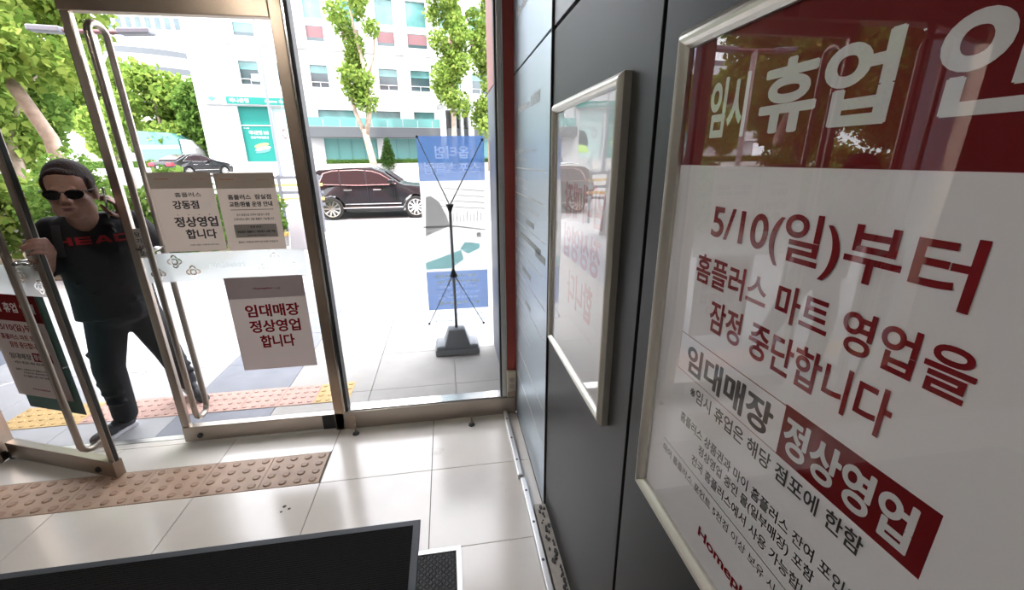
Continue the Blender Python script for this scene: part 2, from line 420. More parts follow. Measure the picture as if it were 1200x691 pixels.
# sidelight
win = empty('window_1', (0, 0, 0)); st(win, 'tall fixed glass sidelight beside the entrance doors')
box('glass_pane', (-.742, 2.616, .13), (.345, 2.628, 2.90), M['glass'], win)
box('sill', (-.83, 2.585, 0), (.405, 2.69, .128), M['steel'], win, bevel=.004)
box('sill_cap', (-.735, 2.60, .128), (.395, 2.69, .136), M['bright_steel'], win, bevel=.002)
box('joint_cover', (-.742, 2.580, .0), (-.700, 2.586, .10), M['bronze'], win, bevel=.001)
box('mullion', (-.828, 2.585, 0), (-.768, 2.69, 2.90), M['bronze'], win, bevel=.003)
box('mullion_edge', (-.768, 2.592, .12), (-.757, 2.68, 2.90), M['bright_steel'], win)
box('gasket', (-.757, 2.600, .10), (-.740, 2.67, 2.90), M['gasket'], win)
box('jamb', (.318, 2.60, .13), (.345, 2.68, 2.90), M['alu'], win, bevel=.002)
box('jamb_gasket', (.306, 2.612, .13), (.318, 2.66, 2.90), M['gasket'], win)
box('jamb_bead', (.345, 2.594, .10), (.352, 2.68, 2.90), M['bright_steel'], win)
box('column', (.352, 2.602, .0), (.47, 2.69, 2.98), M['red_metal'], win)
box('column_foot', (.352, 2.594, .0), (.41, 2.602, .17), M['bronze'], win)
box('head_rail', (-.83, 2.585, 2.90), (.47, 2.69, 3.0), M['bronze'], win)
# header over the doors
hd = empty('trim_1', (0, 0, 0)); st(hd, 'brown steel header above the entrance doors')
box('header', (-3.9, 2.570, 2.525), (-.828, 2.69, 2.70), M['bronze'], hd, bevel=.003)
box('header_plate', (-1.30, 2.566, 2.527), (-1.20, 2.571, 2.70), M['dark_metal'], hd)
box('upper_wall', (-4.2, 2.60, 2.70), (-.828, 2.75, 3.0), M['bronze'], hd)
box('threshold', (-2.75, 2.655, -.01), (-.83, 2.70, .003), M['alu'], hd); box('threshold_stone', (-2.79, 2.602, -.02), (-.83, 2.653, 0), M['tile'], hd)
# hinge post left and fixed pane beyond it
lp = empty('trim_2', (0, 0, 0)); st(lp, 'steel hinge post and fixed panel left of the open door')
box('hinge_post', (-2.875, 2.585, 0), (-2.79, 2.69, 2.53), M['bronze'], lp, bevel=.003)
box('side_panel', (-4.2, 2.606, .13), (-2.875, 2.64, 2.53), M['bronze'], lp)
box('sill', (-4.2, 2.585, 0), (-2.875, 2.69, .128), M['steel'], lp, bevel=.004)

def frosted(parent, x0, x1, z0, z1, y, pts, r=.040, word=None):
    """film strip with the four-lobed emblems left clear (cut out of the strip)"""
    cu = bpy.data.curves.new('frosted_band', 'CURVE'); cu.dimensions = '2D'; cu.fill_mode = 'BOTH'
    def loop(p):
        sp = cu.splines.new('POLY'); sp.points.add(len(p)-1); sp.use_cyclic_u = True
        for q, (a, b_) in zip(sp.points, p): q.co = (a, b_, 0, 1)
    loop([(x0, z0), (x1, z0), (x1, z1), (x0, z1)])
    n = 20; t = .22
    for cx, cz in pts:
        # outline of the union of a wide and a tall ring, then its cells
        def rad(a, k): return max(1/math.hypot(math.cos(a), math.sin(a)/.55), 1/math.hypot(math.cos(a)/.55, math.sin(a)))*r*k
        out = [(cx+rad(2*math.pi*i/40, 1)*math.cos(2*math.pi*i/40), cz+rad(2*math.pi*i/40, 1)*math.sin(2*math.pi*i/40)) for i in range(40)]
        loop(out)
        c = r*.40; loop([(cx-c+.006, cz-c+.006), (cx+c-.006, cz-c+.006), (cx+c-.006, cz+c-.006), (cx-c+.006, cz+c-.006)])
        for dx, dz in ((1, 0), (-1, 0), (0, 1), (0, -1)):
            p = []
            for i in range(9):
                a = math.pi*(i/8-.5)*.62; rr = rad(a, 1)-.0075
                p.append((rr*math.cos(a), rr*math.sin(a)*.85))
            p += [(c+.0045, p[-1][1]), (c+.0045, p[0][1])]
            loop([(cx+u*dx-v*dz, cz+u*dz+v*dx) for u, v in p])
    o = bpy.data.objects.new('frosted_band', cu); COL.objects.link(o); _bands.append((o, parent, y))
def leaf(name, label, loc, rz, L, free_right):
    """glass door leaf; local x runs along the leaf, the room is on the local -y side"""
    d = empty(name, loc, rz); st(d, label)
    fe = L if free_right else 0.
    box('glass_pane', (.02, -.006, .115), (L-.02, .006, 2.445), M['glass'], d)
    sx = (L-.042, L) if free_right else (0, .042)
    box('stile', (sx[0], -.016, .115), (sx[1], .016, 2.445), M['steel'], d, bevel=.004)
    box('edge_seal', (sx[1] if free_right else -.006, -.008, .115), (sx[1]+.004 if free_right else 0, .008, 2.37), M['gasket'], d)
    box('bottom_rail', (0, -.026, .012), (L, .026, .118), M['steel'], d, bevel=.004)
    box('top_rail', (0, -.026, 2.440), (L, .026, 2.515), M['bronze'], d, bevel=.004)
    cx = L-.13 if free_right else .13
    bx = (.035, -.030, .03) if not free_right else (L-.095, -.034, .02)
    g = G(); c = (L-.12 if free_right else .10)
    g.tube([(c, -.026, .055), (c, -.036, .055)], .017, 16); g.tube([(c, -.036, .055), (c, -.042, .055)], .009, 12)
    g.build('pivot_bolt', M['dark_metal'], d, smooth=False)
    # pull handle: closed steel loop passing round the pane, with a lever link half way
    def loop(z0, z1, dy, r=.0165):
        pts = []; n = 7
        for k in range(n+1):
            a = math.pi*k/n; pts.append((cx, -dy*math.cos(a), z1+.05*math.sin(a)))
        for k in range(n+1):
            a = math.pi*k/n; pts.append((cx, dy*math.cos(a), z0-.05*math.sin(a)))
        pts.append(pts[0]); return G().tube(pts, r, 12, caps=False)
    h = loop(.24, 2.345, .062).build('pull_handle', M['steel'], d, smooth=True)
    s = 1 if free_right else -1
    lk = G().tube([(cx, -.062, 1.285), (cx, .062, 1.285)], .012, 10)
    lk.tube([(cx, -.06, 1.285), (cx+s*.09, -.02, 1.285)], .009, 8)
    lk.build('handle_link', M['bright_steel'], h, smooth=True)
    x0 = cx+s*.045; x1 = cx+s*.100
    p = box('push_plate', (x0, -.0105, 1.235), (x1, -.0065, 1.40), M['alu'], d)
    for k, ch in enumerate('당기시오'):
        xm = (x0+x1)/2; lettering(ch, (xm, -.0108, 1.368-.036*k), (1, 0, 0), (0, 0, 1), (-.013, -.013, .013, .013), M['blackink'], p)
    return d
# right leaf, shut
R0 = (-1.772, 2.622, 0)
dr = leaf('door_1', 'closed glass door leaf with steel rails and a long looped handle', R0, 0, .940, False)
frosted(dr, .045, .915, 1.085, 1.255, -.0068, [(.105, 1.135), (.205, 1.205), (.290, 1.140), (.745, 1.212), (.670, 1.145), (.845, 1.150)])
lettering('Homeplus', (0, -.0085, 0), (1, 0, 0), (0, 0, 1), (.38, 1.150, .575, 1.195), M['emblem'], dr, mirror=True)
box('rail_gap', (.86, -.030, .012), (.94, -.0265, .118), M['black'], dr)
# left leaf, swung inwards
HX, HY, FX, FY = -2.765, 2.640, -1.965, 2.325
LL = math.hypot(FX-HX, FY-HY); RZ = math.atan2(FY-HY, FX-HX)
dl = leaf('door_2', 'glass door leaf swung open into the vestibule', (HX, HY, 0), RZ, LL, True)
frosted(dl, .03, LL-.045, 1.105, 1.265, -.0068, [(LL-.080, 1.160), (LL-.19, 1.215), (.10, 1.16), (LL-.66, 1.22)])
lettering('Homeplus', (0, -.0085, 0), (1, 0, 0), (0, 0, 1), (.27, 1.165, .47, 1.21), M['emblem'], dl, mirror=True)
G().tube([(0, 0, .0), (0, 0, .06)], .03, 16).build('pivot', M['dark_metal'], dl)

# ================================================================== notices taped to the doors
def sheet(name, label, x0, z0, x1, z1, mb, y=2.6150, loc=None, rz=0, group=None, skew=0.):
    s = slab(name, (0, y, 0), (1, 0, 0), (0, 0, 1), (x0, z0, x1, z1), M[mb], None, t=.0008, back=0.)
    tag(s, label, 'notice', group)
    if loc: s.location = loc; s.rotation_euler = (0, 0, rz)
    return s
def L2(par, body, y, rect, m, bold=.02, lift=.0014): return lettering(body, (0, y, 0), (1, 0, 0), (0, 0, 1), rect, M[m], par, bold, lift)
def P2(par, name, y, rect, m, t=.0011): return slab(name, (0, y, 0), (1, 0, 0), (0, 0, 1), rect, M[m], par, t=t, back=.0008)
yn = 2.6145
n1 = sheet('paper_notice', 'beige paper notice with large bold black lettering, nearest the door handle', -1.590, 1.262, -1.275, 1.698, 'paper_warm', yn)
P2(n1, 'header_strip', yn, (-1.590, 1.612, -1.275, 1.698), 'paper_tan')
L2(n1, 'Homeplus', yn, (-1.560, 1.657, -1.488, 1.668), 'orangeink', .02); L2(n1, '홈플러스가 함께합니다', yn, (-1.37, 1.656, -1.30, 1.664), 'orangeink', .0)
L2(n1, '홈플러스', yn, (-1.478, 1.565, -1.344, 1.590), 'blackink', .02)
L2(n1, '강동점', yn, (-1.500, 1.500, -1.368, 1.547), 'blackink', .035)
L2(n1, '(입점몰)', yn, (-1.356, 1.500, -1.300, 1.540), 'greyink', .0)
L2(n1, '정상영업', yn, (-1.512, 1.400, -1.290, 1.458), 'blackink', .035)
L2(n1, '합니다', yn, (-1.468, 1.332, -1.310, 1.388), 'blackink', .035)
for k in range(4): L2(n1, '·', yn, (-1.490+.054*k, 1.466, -1.484+.054*k, 1.471), 'blackink', .03)
L2(n1, '(자세한 사항은 고객센터로 문의하세요)', yn, (-1.462, 1.292, -1.31, 1.302), 'blackink', .02)
n2 = sheet('paper_notice', 'beige paper notice with a boxed paragraph of small print, right one of the pair', -1.262, 1.256, -.952, 1.690, 'paper_warm', yn)
P2(n2, 'header_strip', yn, (-1.262, 1.606, -.952, 1.690), 'paper_tan')
L2(n2, 'Homeplus', yn, (-1.236, 1.650, -1.165, 1.661), 'orangeink', .02); L2(n2, '고객과 함께하는 매장', yn, (-1.05, 1.648, -.98, 1.655), 'orangeink', 0)
L2(n2, '홈플러스  잠실점', yn, (-1.212, 1.545, -.985, 1.573), 'blackink', .035)
L2(n2, '교환/환불 운영 안내', yn, (-1.212, 1.505, -.985, 1.534), 'blackink', .04)
P2(n2, 'rule', yn, (-1.212, 1.487, -.985, 1.490), 'blackink')
L2(n2, '당사 휴점으로 인하여 5월 한시 운영', yn, (-1.185, 1.453, -1.012, 1.467), 'blackink', .02)
L2(n2, '고객서비스센터 교환 환불이 가능합니다', yn, (-1.205, 1.428, -.990, 1.443), 'blackink', .02)
P2(n2, 'text_box', yn, (-1.212, 1.330, -.985, 1.406), 'paper_grey')
L2(n2, '· 운영 안내 ·', yn, (-1.135, 1.385, -1.06, 1.396), 'blackink', .03)
L2(n2, '영업점은 홈플러스 타점에서 교환 가능', yn, (-1.200, 1.356, -.995, 1.371), 'blackink', .04)
L2(n2, '(영수증 지참 시 가능합니다)', yn, (-1.15, 1.338, -1.045, 1.346), 'blackink', .02)
L2(n2, '홈플러스 고객센터로 연락주시면 안내해 드리겠습니다', yn, (-1.205, 1.298, -.99, 1.310), 'blackink', .02)
n3 = sheet('paper_notice', 'white paper notice with three lines of large red lettering low on the glass', -1.331, .485, -.891, 1.094, 'paper_pink', yn)
P2(n3, 'header_strip', yn, (-1.331, .960, -.891, 1.094), 'paper_pink2')
L2(n3, 'Homeplus', yn, (-1.180, 1.012, -1.075, 1.028), 'redink2', .03); L2(n3, '× mall', yn, (-1.07, 1.012, -1.03, 1.026), 'blackink', 0)
L2(n3, '임대매장', yn, (-1.250, .838, -.940, .920), 'redink2', .035)
L2(n3, '정상영업', yn, (-1.245, .735, -.950, .818), 'redink2', .035)
L2(n3, '합니다', yn, (-1.200, .632, -1.000, .718), 'redink2', .035)
L2(n3, '※ 매장별 영업시간 상이', yn, (-1.190, .577, -1.000, .594), 'greyink', .0)
# red-and-white notice on the open leaf and the backing sheet behind it
yl = -.0075
s0 = .32
def leafsheet(name, label, rect, m): return sheet(name, label, *rect, m, yl, (HX, HY, 0), RZ)
x1 = LL-.150; x0 = x1-.42
n4 = leafsheet('paper_notice', 'red and white paper notice behind the handle of the open door leaf', (x0, .49, x1, 1.105), 'paper_pink')
P2(n4, 'red_header', yl, (x0, .955, x1, 1.105), 'redink')
def Q4(u0, v0, u1, v1):  # copies the layout of the big framed poster (0..0.61, 1.06..1.92)
    f = lambda u: x0+(u-.05)/.52*.42; h = lambda v: .49+(v-1.06)/.86*.615
    return (f(u0), h(v0), f(u1), h(v1))
L2(n4, '임시 휴업 안내', yl, Q4(.10, 1.778, .53, 1.858), 'whiteink', .035)
for body, r, mm in (('5/10(일)부터', (.1426, 1.618, .4875, 1.687), 'redink2'), ('홈플러스 마트 영업을', (.12, 1.553, .507, 1.60), 'redink2'),
                    ('잠정 중단합니다', (.17, 1.485, .458, 1.536), 'redink2'), ('임대매장', (.125, 1.388, .327, 1.438), 'blackink'),
                    ('※임시 휴업은 해당 점포에 한함', (.147, 1.346, .468, 1.370), 'blackink'),
                    ('홈플러스 상품권과 마이 홈플러스 잔여 포인트는', (.13, 1.287, .497, 1.305), 'blackink'),
                    ('정상영업 중인 몰(일부매장) 포함', (.192, 1.259, .430, 1.277), 'blackink'),
                    ('전국 홈플러스에서 사용 가능합니다', (.178, 1.230, .45, 1.249), 'blackink'), ('Homeplus', (.22, 1.115, .38, 1.135), 'redink2')):
    L2(n4, body, yl, Q4(*r), mm, .03)
P2(n4, 'red_box', yl, Q4(.343, 1.380, .518, 1.452), 'redink'); L2(n4, '정상영업', yl, Q4(.352, 1.392, .505, 1.442), 'whiteink', .03)
n5 = sheet('backing_board', 'thin teal-edged board behind the red and white notice on the open leaf', x0+.02, .40, x1+.035, 1.10, 'glass_edge', .0068, (HX, HY, 0), RZ)
n5['category'] = 'board'

# ================================================================== framed posters on the charcoal wall
PU, PV = (0, -1, 0), (0, 0, 1)
def framed(name, label, ytop, z0, z1, wd, depth=.030, fw=.030):
    """snap frame: four rounded rails round a backing sheet and an acrylic cover; origin at its left lower corner"""
    f = empty(name, (.42, ytop, z0)); tag(f, label, 'framed poster')
    h = z1-z0
    def rail(p0, p1, inner):
        # rounded section swept between mitred corners, in local (y,z)
        p0 = Vector((0, *p0)); p1 = Vector((0, *p1)); d = (p1-p0).normalized(); inn = Vector((0, *inner)); n = 6; g = G()
        sec = [(0, 0)]+[(depth*(.62+.38*math.sin(math.pi*k/n)), fw*k/n) for k in range(n+1)]+[(0, fw)]
        for q, s in ((p0, 1), (p1, -1)):
            for dx, dw in sec: g.v.append(tuple(q+inn*dw+d*dw*s+Vector((-dx, 0, 0))))
        m = len(sec)
        for i in range(m): g.f.append((i, (i+1) % m, m+(i+1) % m, m+i))
        g.f.append(tuple(range(m))); g.f.append(tuple(m+i for i in reversed(range(m))))
        o = g.build('frame_rail', M['frame_alu'], f)
    rail((0, 0), (-wd, 0), (0, 1)); rail((-wd, 0), (-wd, h), (1, 0)); rail((-wd, h), (0, h), (0, -1)); rail((0, h), (0, 0), (-1, 0))
    box('backing', (-.010, -wd+.01, .01), (-.001, -.01, h-.01), M['dark_metal'], f)
    return f
A = framed('framed_poster', 'large framed poster with red header, nearest the viewer on the charcoal wall', .741, 1.036, 1.946, .635)
AO = (-.012, .001, -1.036)   # print plane: u from the frame's outer left edge, v = height above floor
sh = slab('poster_sheet', AO, PU, PV, (.012, 1.048, .622, 1.934), M['paper'], A, t=.0, back=-.001)
def LA(body, r, m, bold=.03, par=None): return lettering(body, AO, PU, PV, r, M[m], par or sh, bold, .0008)
def SA(name, r, m, t=.0004): return slab(name, AO, PU, PV, r, M[m], sh, t=t, back=.0)
SA('red_header', (.012, 1.737, .622, 1.934), 'redink')
LA('임시', (.0986, 1.776, .1830, 1.858), 'whiteink', .035)
LA('휴업', (.2080, 1.777, .3800, 1.860), 'whiteink', .035)
LA('안내', (.4120, 1.777, .5700, 1.860), 'whiteink', .035)
LA('5/10(일)부터', (.1426, 1.618, .4876, 1.687), 'redink2', .018)
LA('홈플러스 마트 영업을', (.1178, 1.553, .5076, 1.601), 'redink2', .022)
LA('잠정 중단합니다', (.1690, 1.484, .4580, 1.537), 'redink2', .022)
# outlined box with its red half
bx = SA('box_outline', (.0980, 1.3800, .3440, 1.4520), 'redink2', .0003)
slab('box_inner', AO, PU, PV, (.0990, 1.3812, .3430, 1.4508), M['paper'], sh, t=.0005, back=.0003)
SA('red_box', (.3425, 1.3800, .5180, 1.4540), 'redink')
LA('임대매장', (.1245, 1.388, .3280, 1.440), 'blackink', .035)
LA('정상영업', (.3480, 1.390, .5035, 1.444), 'whiteink', .035)
LA('※임시 휴업은 해당 점포에 한함', (.1469, 1.346, .4690, 1.372), 'blackink', .015)
LA('홈플러스 상품권과 마이 홈플러스 잔여 포인트는', (.1282, 1.286, .5000, 1.306), 'blackink', .014)
LA('정상영업 중인 몰(일부매장) 포함', (.1915, 1.257, .4310, 1.279), 'blackink', .014)
LA('전국 홈플러스에서 사용 가능합니다', (.1775, 1.229, .4520, 1.249), 'blackink', .014)
SA('rule', (.0825, 1.2126, .5400, 1.2133), 'blackink')
LA('마이 홈플러스 포인트 5천점 이상 보유 시 홈플러스 고객센터', (.0849, 1.186, .5300, 1.203), 'blackink', .008)
LA('Homeplus', (.2238, 1.108, .3700, 1.134), 'redink2', .03)
slab('acrylic_cover', (-.0155, .001, -1.036), PU, PV, (.022, 1.058, .612, 1.924), M['acrylic'], A, t=.001, back=.0)
B = framed('framed_poster', 'framed poster with faint mirrored red lettering on the first charcoal panel', 1.603, 1.018, 1.932, .630)
BO = (-.012, 0, -1.018)
sb = slab('poster_sheet', BO, PU, PV, (.012, 1.030, .618, 1.920), M['paper'], B, t=.0, back=-.001)
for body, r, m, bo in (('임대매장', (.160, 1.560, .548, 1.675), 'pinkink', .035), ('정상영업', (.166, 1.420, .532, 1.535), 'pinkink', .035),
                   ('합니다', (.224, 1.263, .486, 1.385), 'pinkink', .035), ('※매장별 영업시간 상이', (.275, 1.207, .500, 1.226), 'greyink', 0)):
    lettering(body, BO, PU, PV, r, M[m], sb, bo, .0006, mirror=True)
slab('acrylic_cover', (-.0155, 0, -1.018), PU, PV, (.022, 1.040, .608, 1.910), M['acrylic'], B, t=.001, back=.0)

# ================================================================== directory sign
D = empty('directory_sign', (.415, 2.600, 0)); tag(D, 'tall blue-grey steel store directory sign with white print beside the sidelight', 'sign')
box('sign_panel', (0, -.895, .012), (.04, 0, 2.195), M['signm'], D, bevel=.002); box('sign_panel', (0, -.895, 2.205), (.04, 0, 2.96), M['signm'], D, bevel=.002)
box('side_trim', (-.003, -.904, .02), (.045, -.896, 2.96), M['dark_metal'], D)
DO = (-.0005, .03, 0)
def LD(body, r, m='signtext', bold=.0): return lettering(body, DO, PU, PV, r, M[m], D, bold, .0006)
def SD(name, r, m): return slab(name, DO, PU, PV, r, M[m], D, t=.0008, back=.0)
LD('Homeplus 잠실점', (.19, 1.972, .73, 2.028), bold=.03); LD('Homeplus', (.15, 2.42, .55, 2.48), bold=.03)
for r in ((.07, 1.697, .865, 1.703), (.07, 1.557, .865, 1.563), (.06, 1.390, .86, 1.395), (.06, 1.228, .86, 1.233), (.06, 1.085, .865, 1.090), (.07, .928, .868, .933), (.07, .56, .868, .565), (.07, .36, .868, .365)):
    SD('rule', r, 'signtext')
FL = [('3F', 1.765, ('문화센터 Culture Center', '회의실 Office')), ('2F', 1.62, ('패션 Fashion', '안경원 Optical')), ('1F', 1.48, ('고객센터 Customer Service', '약국 Pharmacy')),
      ('B1', 1.31, ('식품매장 Food Market', '푸드코트 Food Court')), ('B2', 1.16, ('생활용품 Living', '가전매장 Digital')), ('B3', 1.01, ('주차장 Parking', '세차장 Car Wash', '자전거 Bicycle')),
      ('B4', .86, ('주차장 Parking', '창고 Storage', '무빙워크 Moving Walk', '엘리베이터 Elevator'))]
for fl, z, rows in FL:
    LD(fl, (.075, z-.02, .125, z+.03), bold=.03)
    for k, t in enumerate(rows): LD(t, (.18, z+.012-.042*k, .18+.026*len(t), z+.034-.042*k))
SD('blank_cover', (.23, 1.322, .78, 1.350), 'signgrey'); SD('blank_cover', (.66, 1.296, .87, 1.330), 'signgrey'); SD('blank_cover', (.30, 1.135, .55, 1.160), 'signgrey')
SD('blank_cover', (.42, 1.42, .62, 1.445), 'signgrey'); SD('blank_cover', (.40, .96, .55, .985), 'signgrey')

# ------------------------------------------------------------------ small things on the floor by the wall
def rail_strip(name, label, x0, y0, x1, y1):
    d = Vector((x1-x0, y1-y0, 0)); L = d.length; r = empty(name, (x0, y0, 0), math.atan2(-(x1-x0), y1-y0)); tag(r, label, 'rail', 'aluminium floor rails')
    box('bar', (-.014, 0, 0), (.014, L, .034), M['alu'], r, bevel=.004)
    k = .10
    while k < L:
        G().tube([(0, k, .034), (0, k, .0352)], .007, 12).build('screw', M['dark_metal'], r); k += .21
rail_strip('floor_rail', 'aluminium floor rail along the wall, the one starting at the glass front', .330, 2.575, .330, 1.925)
rail_strip('floor_rail', 'aluminium floor rail along the wall, the one ending beside the charcoal panel', .340, 1.905, .338, .75)
for k, (x, y) in enumerate(((-.690, 2.52), (.085, 2.49))):
    p = empty('floor_stop', (x, y, 0)); tag(p, 'small round-footed metal peg before the sill, %s' % ('near the door mullion' if k == 0 else 'near the wall corner'), 'peg', 'pegs before the sill')
    G().tube([(0, 0, .0), (0, 0, .008), (0, 0, .014)], [.022, .020, .008], 16).build('foot', M['dark_metal'], p, smooth=True)
    G().tube([(0, 0, .012), (0, 0, .075)], .006, 10).build('stem', M['bronze'], p, smooth=True)
ob = empty('outlet_box', (.378, 2.560, 0)); tag(ob, 'cream plastic electrical outlet box at the foot of the red column', 'outlet')
box('housing', (-.030, 0, .190), (.034, .042, .345), M['outlet'], ob, bevel=.006)
for z in (.235, .285): G().tube([(.0, 0, z), (.0, -.003, z)], .018, 16).build('socket', M['paper_grey'], ob)
# door mat and recessed grate
dm = empty('door_mat', (-1.35, 1.20, 0)); tag(dm, 'black ribbed entrance mat with a dark grey rubber border', 'mat')
mx0, mx1, my0, my1 = -2.6, -.222, .2, 1.728
g = G().box(mx0+1.35, my0-1.2, .0, mx1+1.35, my1-1.2, .007); g.build('rubber_border', M['mat_edge'], dm, bevel=.003)
g = G(); a0, a1, b0, b1 = mx0+.04+1.35, mx1-.035+1.35, my0-1.16, my1-1.2-.035
g.box(a0, b0, .005, a1, b1, .010)
n = int((b1-b0)/.011)
for k in range(n):
    y = b0+(k+.5)*(b1-b0)/n; g.add([(a0, y-.004, .010), (a1, y-.004, .010), (a1, y, .0135), (a0, y, .0135), (a1, y+.004, .010), (a0, y+.004, .010)], [(0, 1, 2, 3), (3, 2, 4, 5)])
g.build('ribbed_pile', M['mat_fibre'], dm)
gr = empty('floor_grate', (-.60, 1.0, 0)); tag(gr, 'recessed black textured mat in a pale metal frame, partly under the entrance mat', 'grate')
gx0, gx1, gy0, gy1 = -.57, .575, -.75, .545
g = G(); fwid = .022
g.box(gx0, gy1-fwid, -.001, gx1, gy1, .004); g.box(gx1-fwid, gy0, -.001, gx1, gy1-fwid, .004); g.box(gx0, gy0, -.001, gx0+fwid, gy1-fwid, .004); g.box(gx0, gy0, -.001, gx1, gy0+fwid, .004)
g.build('metal_frame', M['alu'], gr)
g = G().box(gx0+fwid, gy0+fwid, -.001, gx1-fwid, gy1-fwid, .0015)
for i in range(16):
    for j in range(26):
        x = gx1-fwid-.010-.014*i; y = gy1-fwid-.010-.014*j; s = .005 if (i+j) % 2 else -.005
        g.add([(x-.005, y-s-.0015, .0015), (x+.005, y+s-.0015, .0015), (x+.005, y+s+.0015, .004), (x-.005, y-s+.0015, .004), (x+.005, y+s+.004, .0015), (x-.005, y-s+.004, .0015)], [(0, 1, 2, 3), (3, 2, 4, 5)])
g.build('textured_inlay', M['black'], gr)

# ================================================================== OUTSIDE: ground
def zr(y):   # height of the street, which climbs gently away from the shop
    return -.13+(y-12.3)*(1.03/21.7)
sw = box('pavement', (-45, 2.70, -.30), (26, 12.15, -.02), M['paver']); tag(sw, 'pale granite pavement in front of the shop', kind='structure')
cols = [-.67*k-.01 for k in range(-3, 16)]
rows = [2.705]+[3.08+.66*k for k in range(0, 9)]
rows_n = 0
for i in range(len(cols)-1):
    for j in range(len(rows)-1):
        x1, x0, y0, y1 = cols[i], cols[i+1], rows[j], rows[j+1]
        if x0 < -(1.25*y1+.4) or x1 > 1.4: continue
        mm = 'paver_dark' if i in (5,) else ('paver_b' if x0 > -1.4 else 'paver')
        if (i+j) % 7 == 3 and i not in (5,) and j > 2 and x0 < -1: mm = 'paver_b'
        if j == 0:
            pass
        tile(x0, y0, x1, y1, sw, M[mm], 'paving_slab', 0., .04, .0025)
# base under the remaining distance, level with the slabs
far = G(); far.box(-45, rows[-1], -.04, 26, 12.15, 0)
far.box(-45, 2.705, -.04, cols[-1], rows[-1], 0); far.box(cols[0], 2.705, -.04, 26, rows[-1], 0)
far.build('far_paving', M['paver'], sw)
for x0 in range(0): pass
kb = box('kerb', (-45, 12.15, -.3), (26, 12.35, .005), M['concrete']); tag(kb, 'straight pale kerb along the near side of the road', kind='structure')
st2 = empty('tactile_paving', (0, 0, 0)); tag(st2, 'pink and yellow tactile paving strip on the pavement outside the doors', 'tactile paving')
for k in range(9):
    x = -.825-.262*(k+1)
    tactile(x, 2.955, .262, .29, 4, 4, .004, M['tact_yel'] if k in (0, 7, 8) else M['tact_pink'], st2, r=.020, h=.005)
road = G(); road.add([(-60, 12.35, zr(12.3)), (40, 12.35, zr(12.3)), (40, 34.2, zr(34.2)), (-60, 34.2, zr(34.2)), (-60, 12.35, -1.2), (40, 12.35, -1.2), (40, 34.2, -1.2), (-60, 34.2, -1.2)],
                     [(0, 1, 2, 3), (4, 5, 1, 0), (5, 6, 2, 1), (6, 7, 3, 2), (7, 4, 0, 3)])
rd = road.build('road', M['asphalt']); tag(rd, 'grey asphalt road rising gently away', kind='structure')
def mark(y0, y1, x0, x1, m, name='road_line'):
    G().add([(x0, y0, zr(y0)+.006), (x1, y0, zr(y0)+.006), (x1, y1, zr(y1)+.006), (x0, y1, zr(y1)+.006)], [(0, 1, 2, 3)]).build(name, m, rd)
mark(12.62, 12.74, -40, 25, M['road_yel']); mark(12.9, 13.0, -40, 25, M['road_yel'])
for k in range(-8, 6): mark(18.4, 18.5, k*5, k*5+2.5, M['white_wall'])
mark(22.9, 23.0, -40, 25, M['road_yel'])
for k in range(-8, 6): mark(27.8, 27.9, k*5, k*5+2.5, M['white_wall'])
fs = G().box(-60, 34.2, -1, 40, 35.2, 1.02); fs.box(-60, 35.2, -1, 40, 110, 1.36)
f2 = fs.build('far_ground', M['concrete']); tag(f2, 'pale pavement and ground on the far side of the road', kind='structure')
pw = box('planter_wall', (-9, 34.6, .95), (8.0, 34.85, 1.50), M['concrete']); tag(pw, 'long low pale planter wall across the road', kind='structure')

# ------------------------------------------------------------------ shop front outside: pilasters, wall over the doors
pr = empty('wall_front', (0, 0, 0)); tag(pr, 'outer wall of the shop with grey and red panelled returns beside the glass', kind='structure')
box('grey_panel', (.385, 2.70, 0), (.95, 3.80, 2.26), M['pil_grey'], pr, bevel=.004); box('red_panel', (.385, 2.70, 2.27), (.95, 3.80, 6.0), M['pil_red'], pr, bevel=.004)
box('left_return', (-4.75, 2.70, 0), (-4.10, 4.15, 6.0), M['pil_grey'], pr, bevel=.004)
box('upper_storeys', (-16, 2.55, 3.12), (16, 2.90, 13.0), M['pil_red'], pr); box('upper_back', (-16, -9, 13.0), (16, 2.9, 13.2), M['pil_red'], pr)
box('side_wall', (.95, 2.55, 0), (14, 2.8, 3.12), M['pil_grey'], pr); box('side_wall', (-14, 2.55, 0), (-4.2, 2.8, 3.12), M['pil_grey'], pr)

box('added_shade_canopy', (-9, 2.9, 3.75), (9, 4.2, 3.95), M['pil_grey'], pr)  # out of view, added to shade the pavement near the doors
# ------------------------------------------------------------------ X-banner stand
xb = empty('banner_stand', (.025, 3.72, 0)); tag(xb, 'x-frame banner stand on the pavement, its blue and pale banner seen from behind', 'banner stand')
g = G(); n = [(-.235, -.16), (.235, -.16), (.235, .16), (-.235, .16)]
def frustum(g, a, za, b, zb):
    k = len(g.v)
    for (x0, y0, x1, y1), z in ((a, za), (b, zb)): g.v += [(x0, y0, z), (x1, y0, z), (x1, y1, z), (x0, y1, z)]
    g.f += [(k+3, k+2, k+1, k), (k+4, k+5, k+6, k+7)]+[(k+i, k+(i+1) % 4, k+4+(i+1) % 4, k+4+i) for i in range(4)]
frustum(g, (-.205, -.13, .205, .13), 0, (-.205, -.13, .205, .13), .065)
frustum(g, (-.200, -.125, .200, .125), .065, (-.185, -.11, .185, .11), .095)
frustum(g, (-.125, -.125, .125, .125), .08, (-.075, -.065, .075, .065), .235)
g.build('water_base', M['base_grey'], xb, bevel=.012)
G().tube([(0, 0, .2), (0, 0, 1.36)], .0135, 12).build('pole', M['tube_grey'], xb, smooth=True)
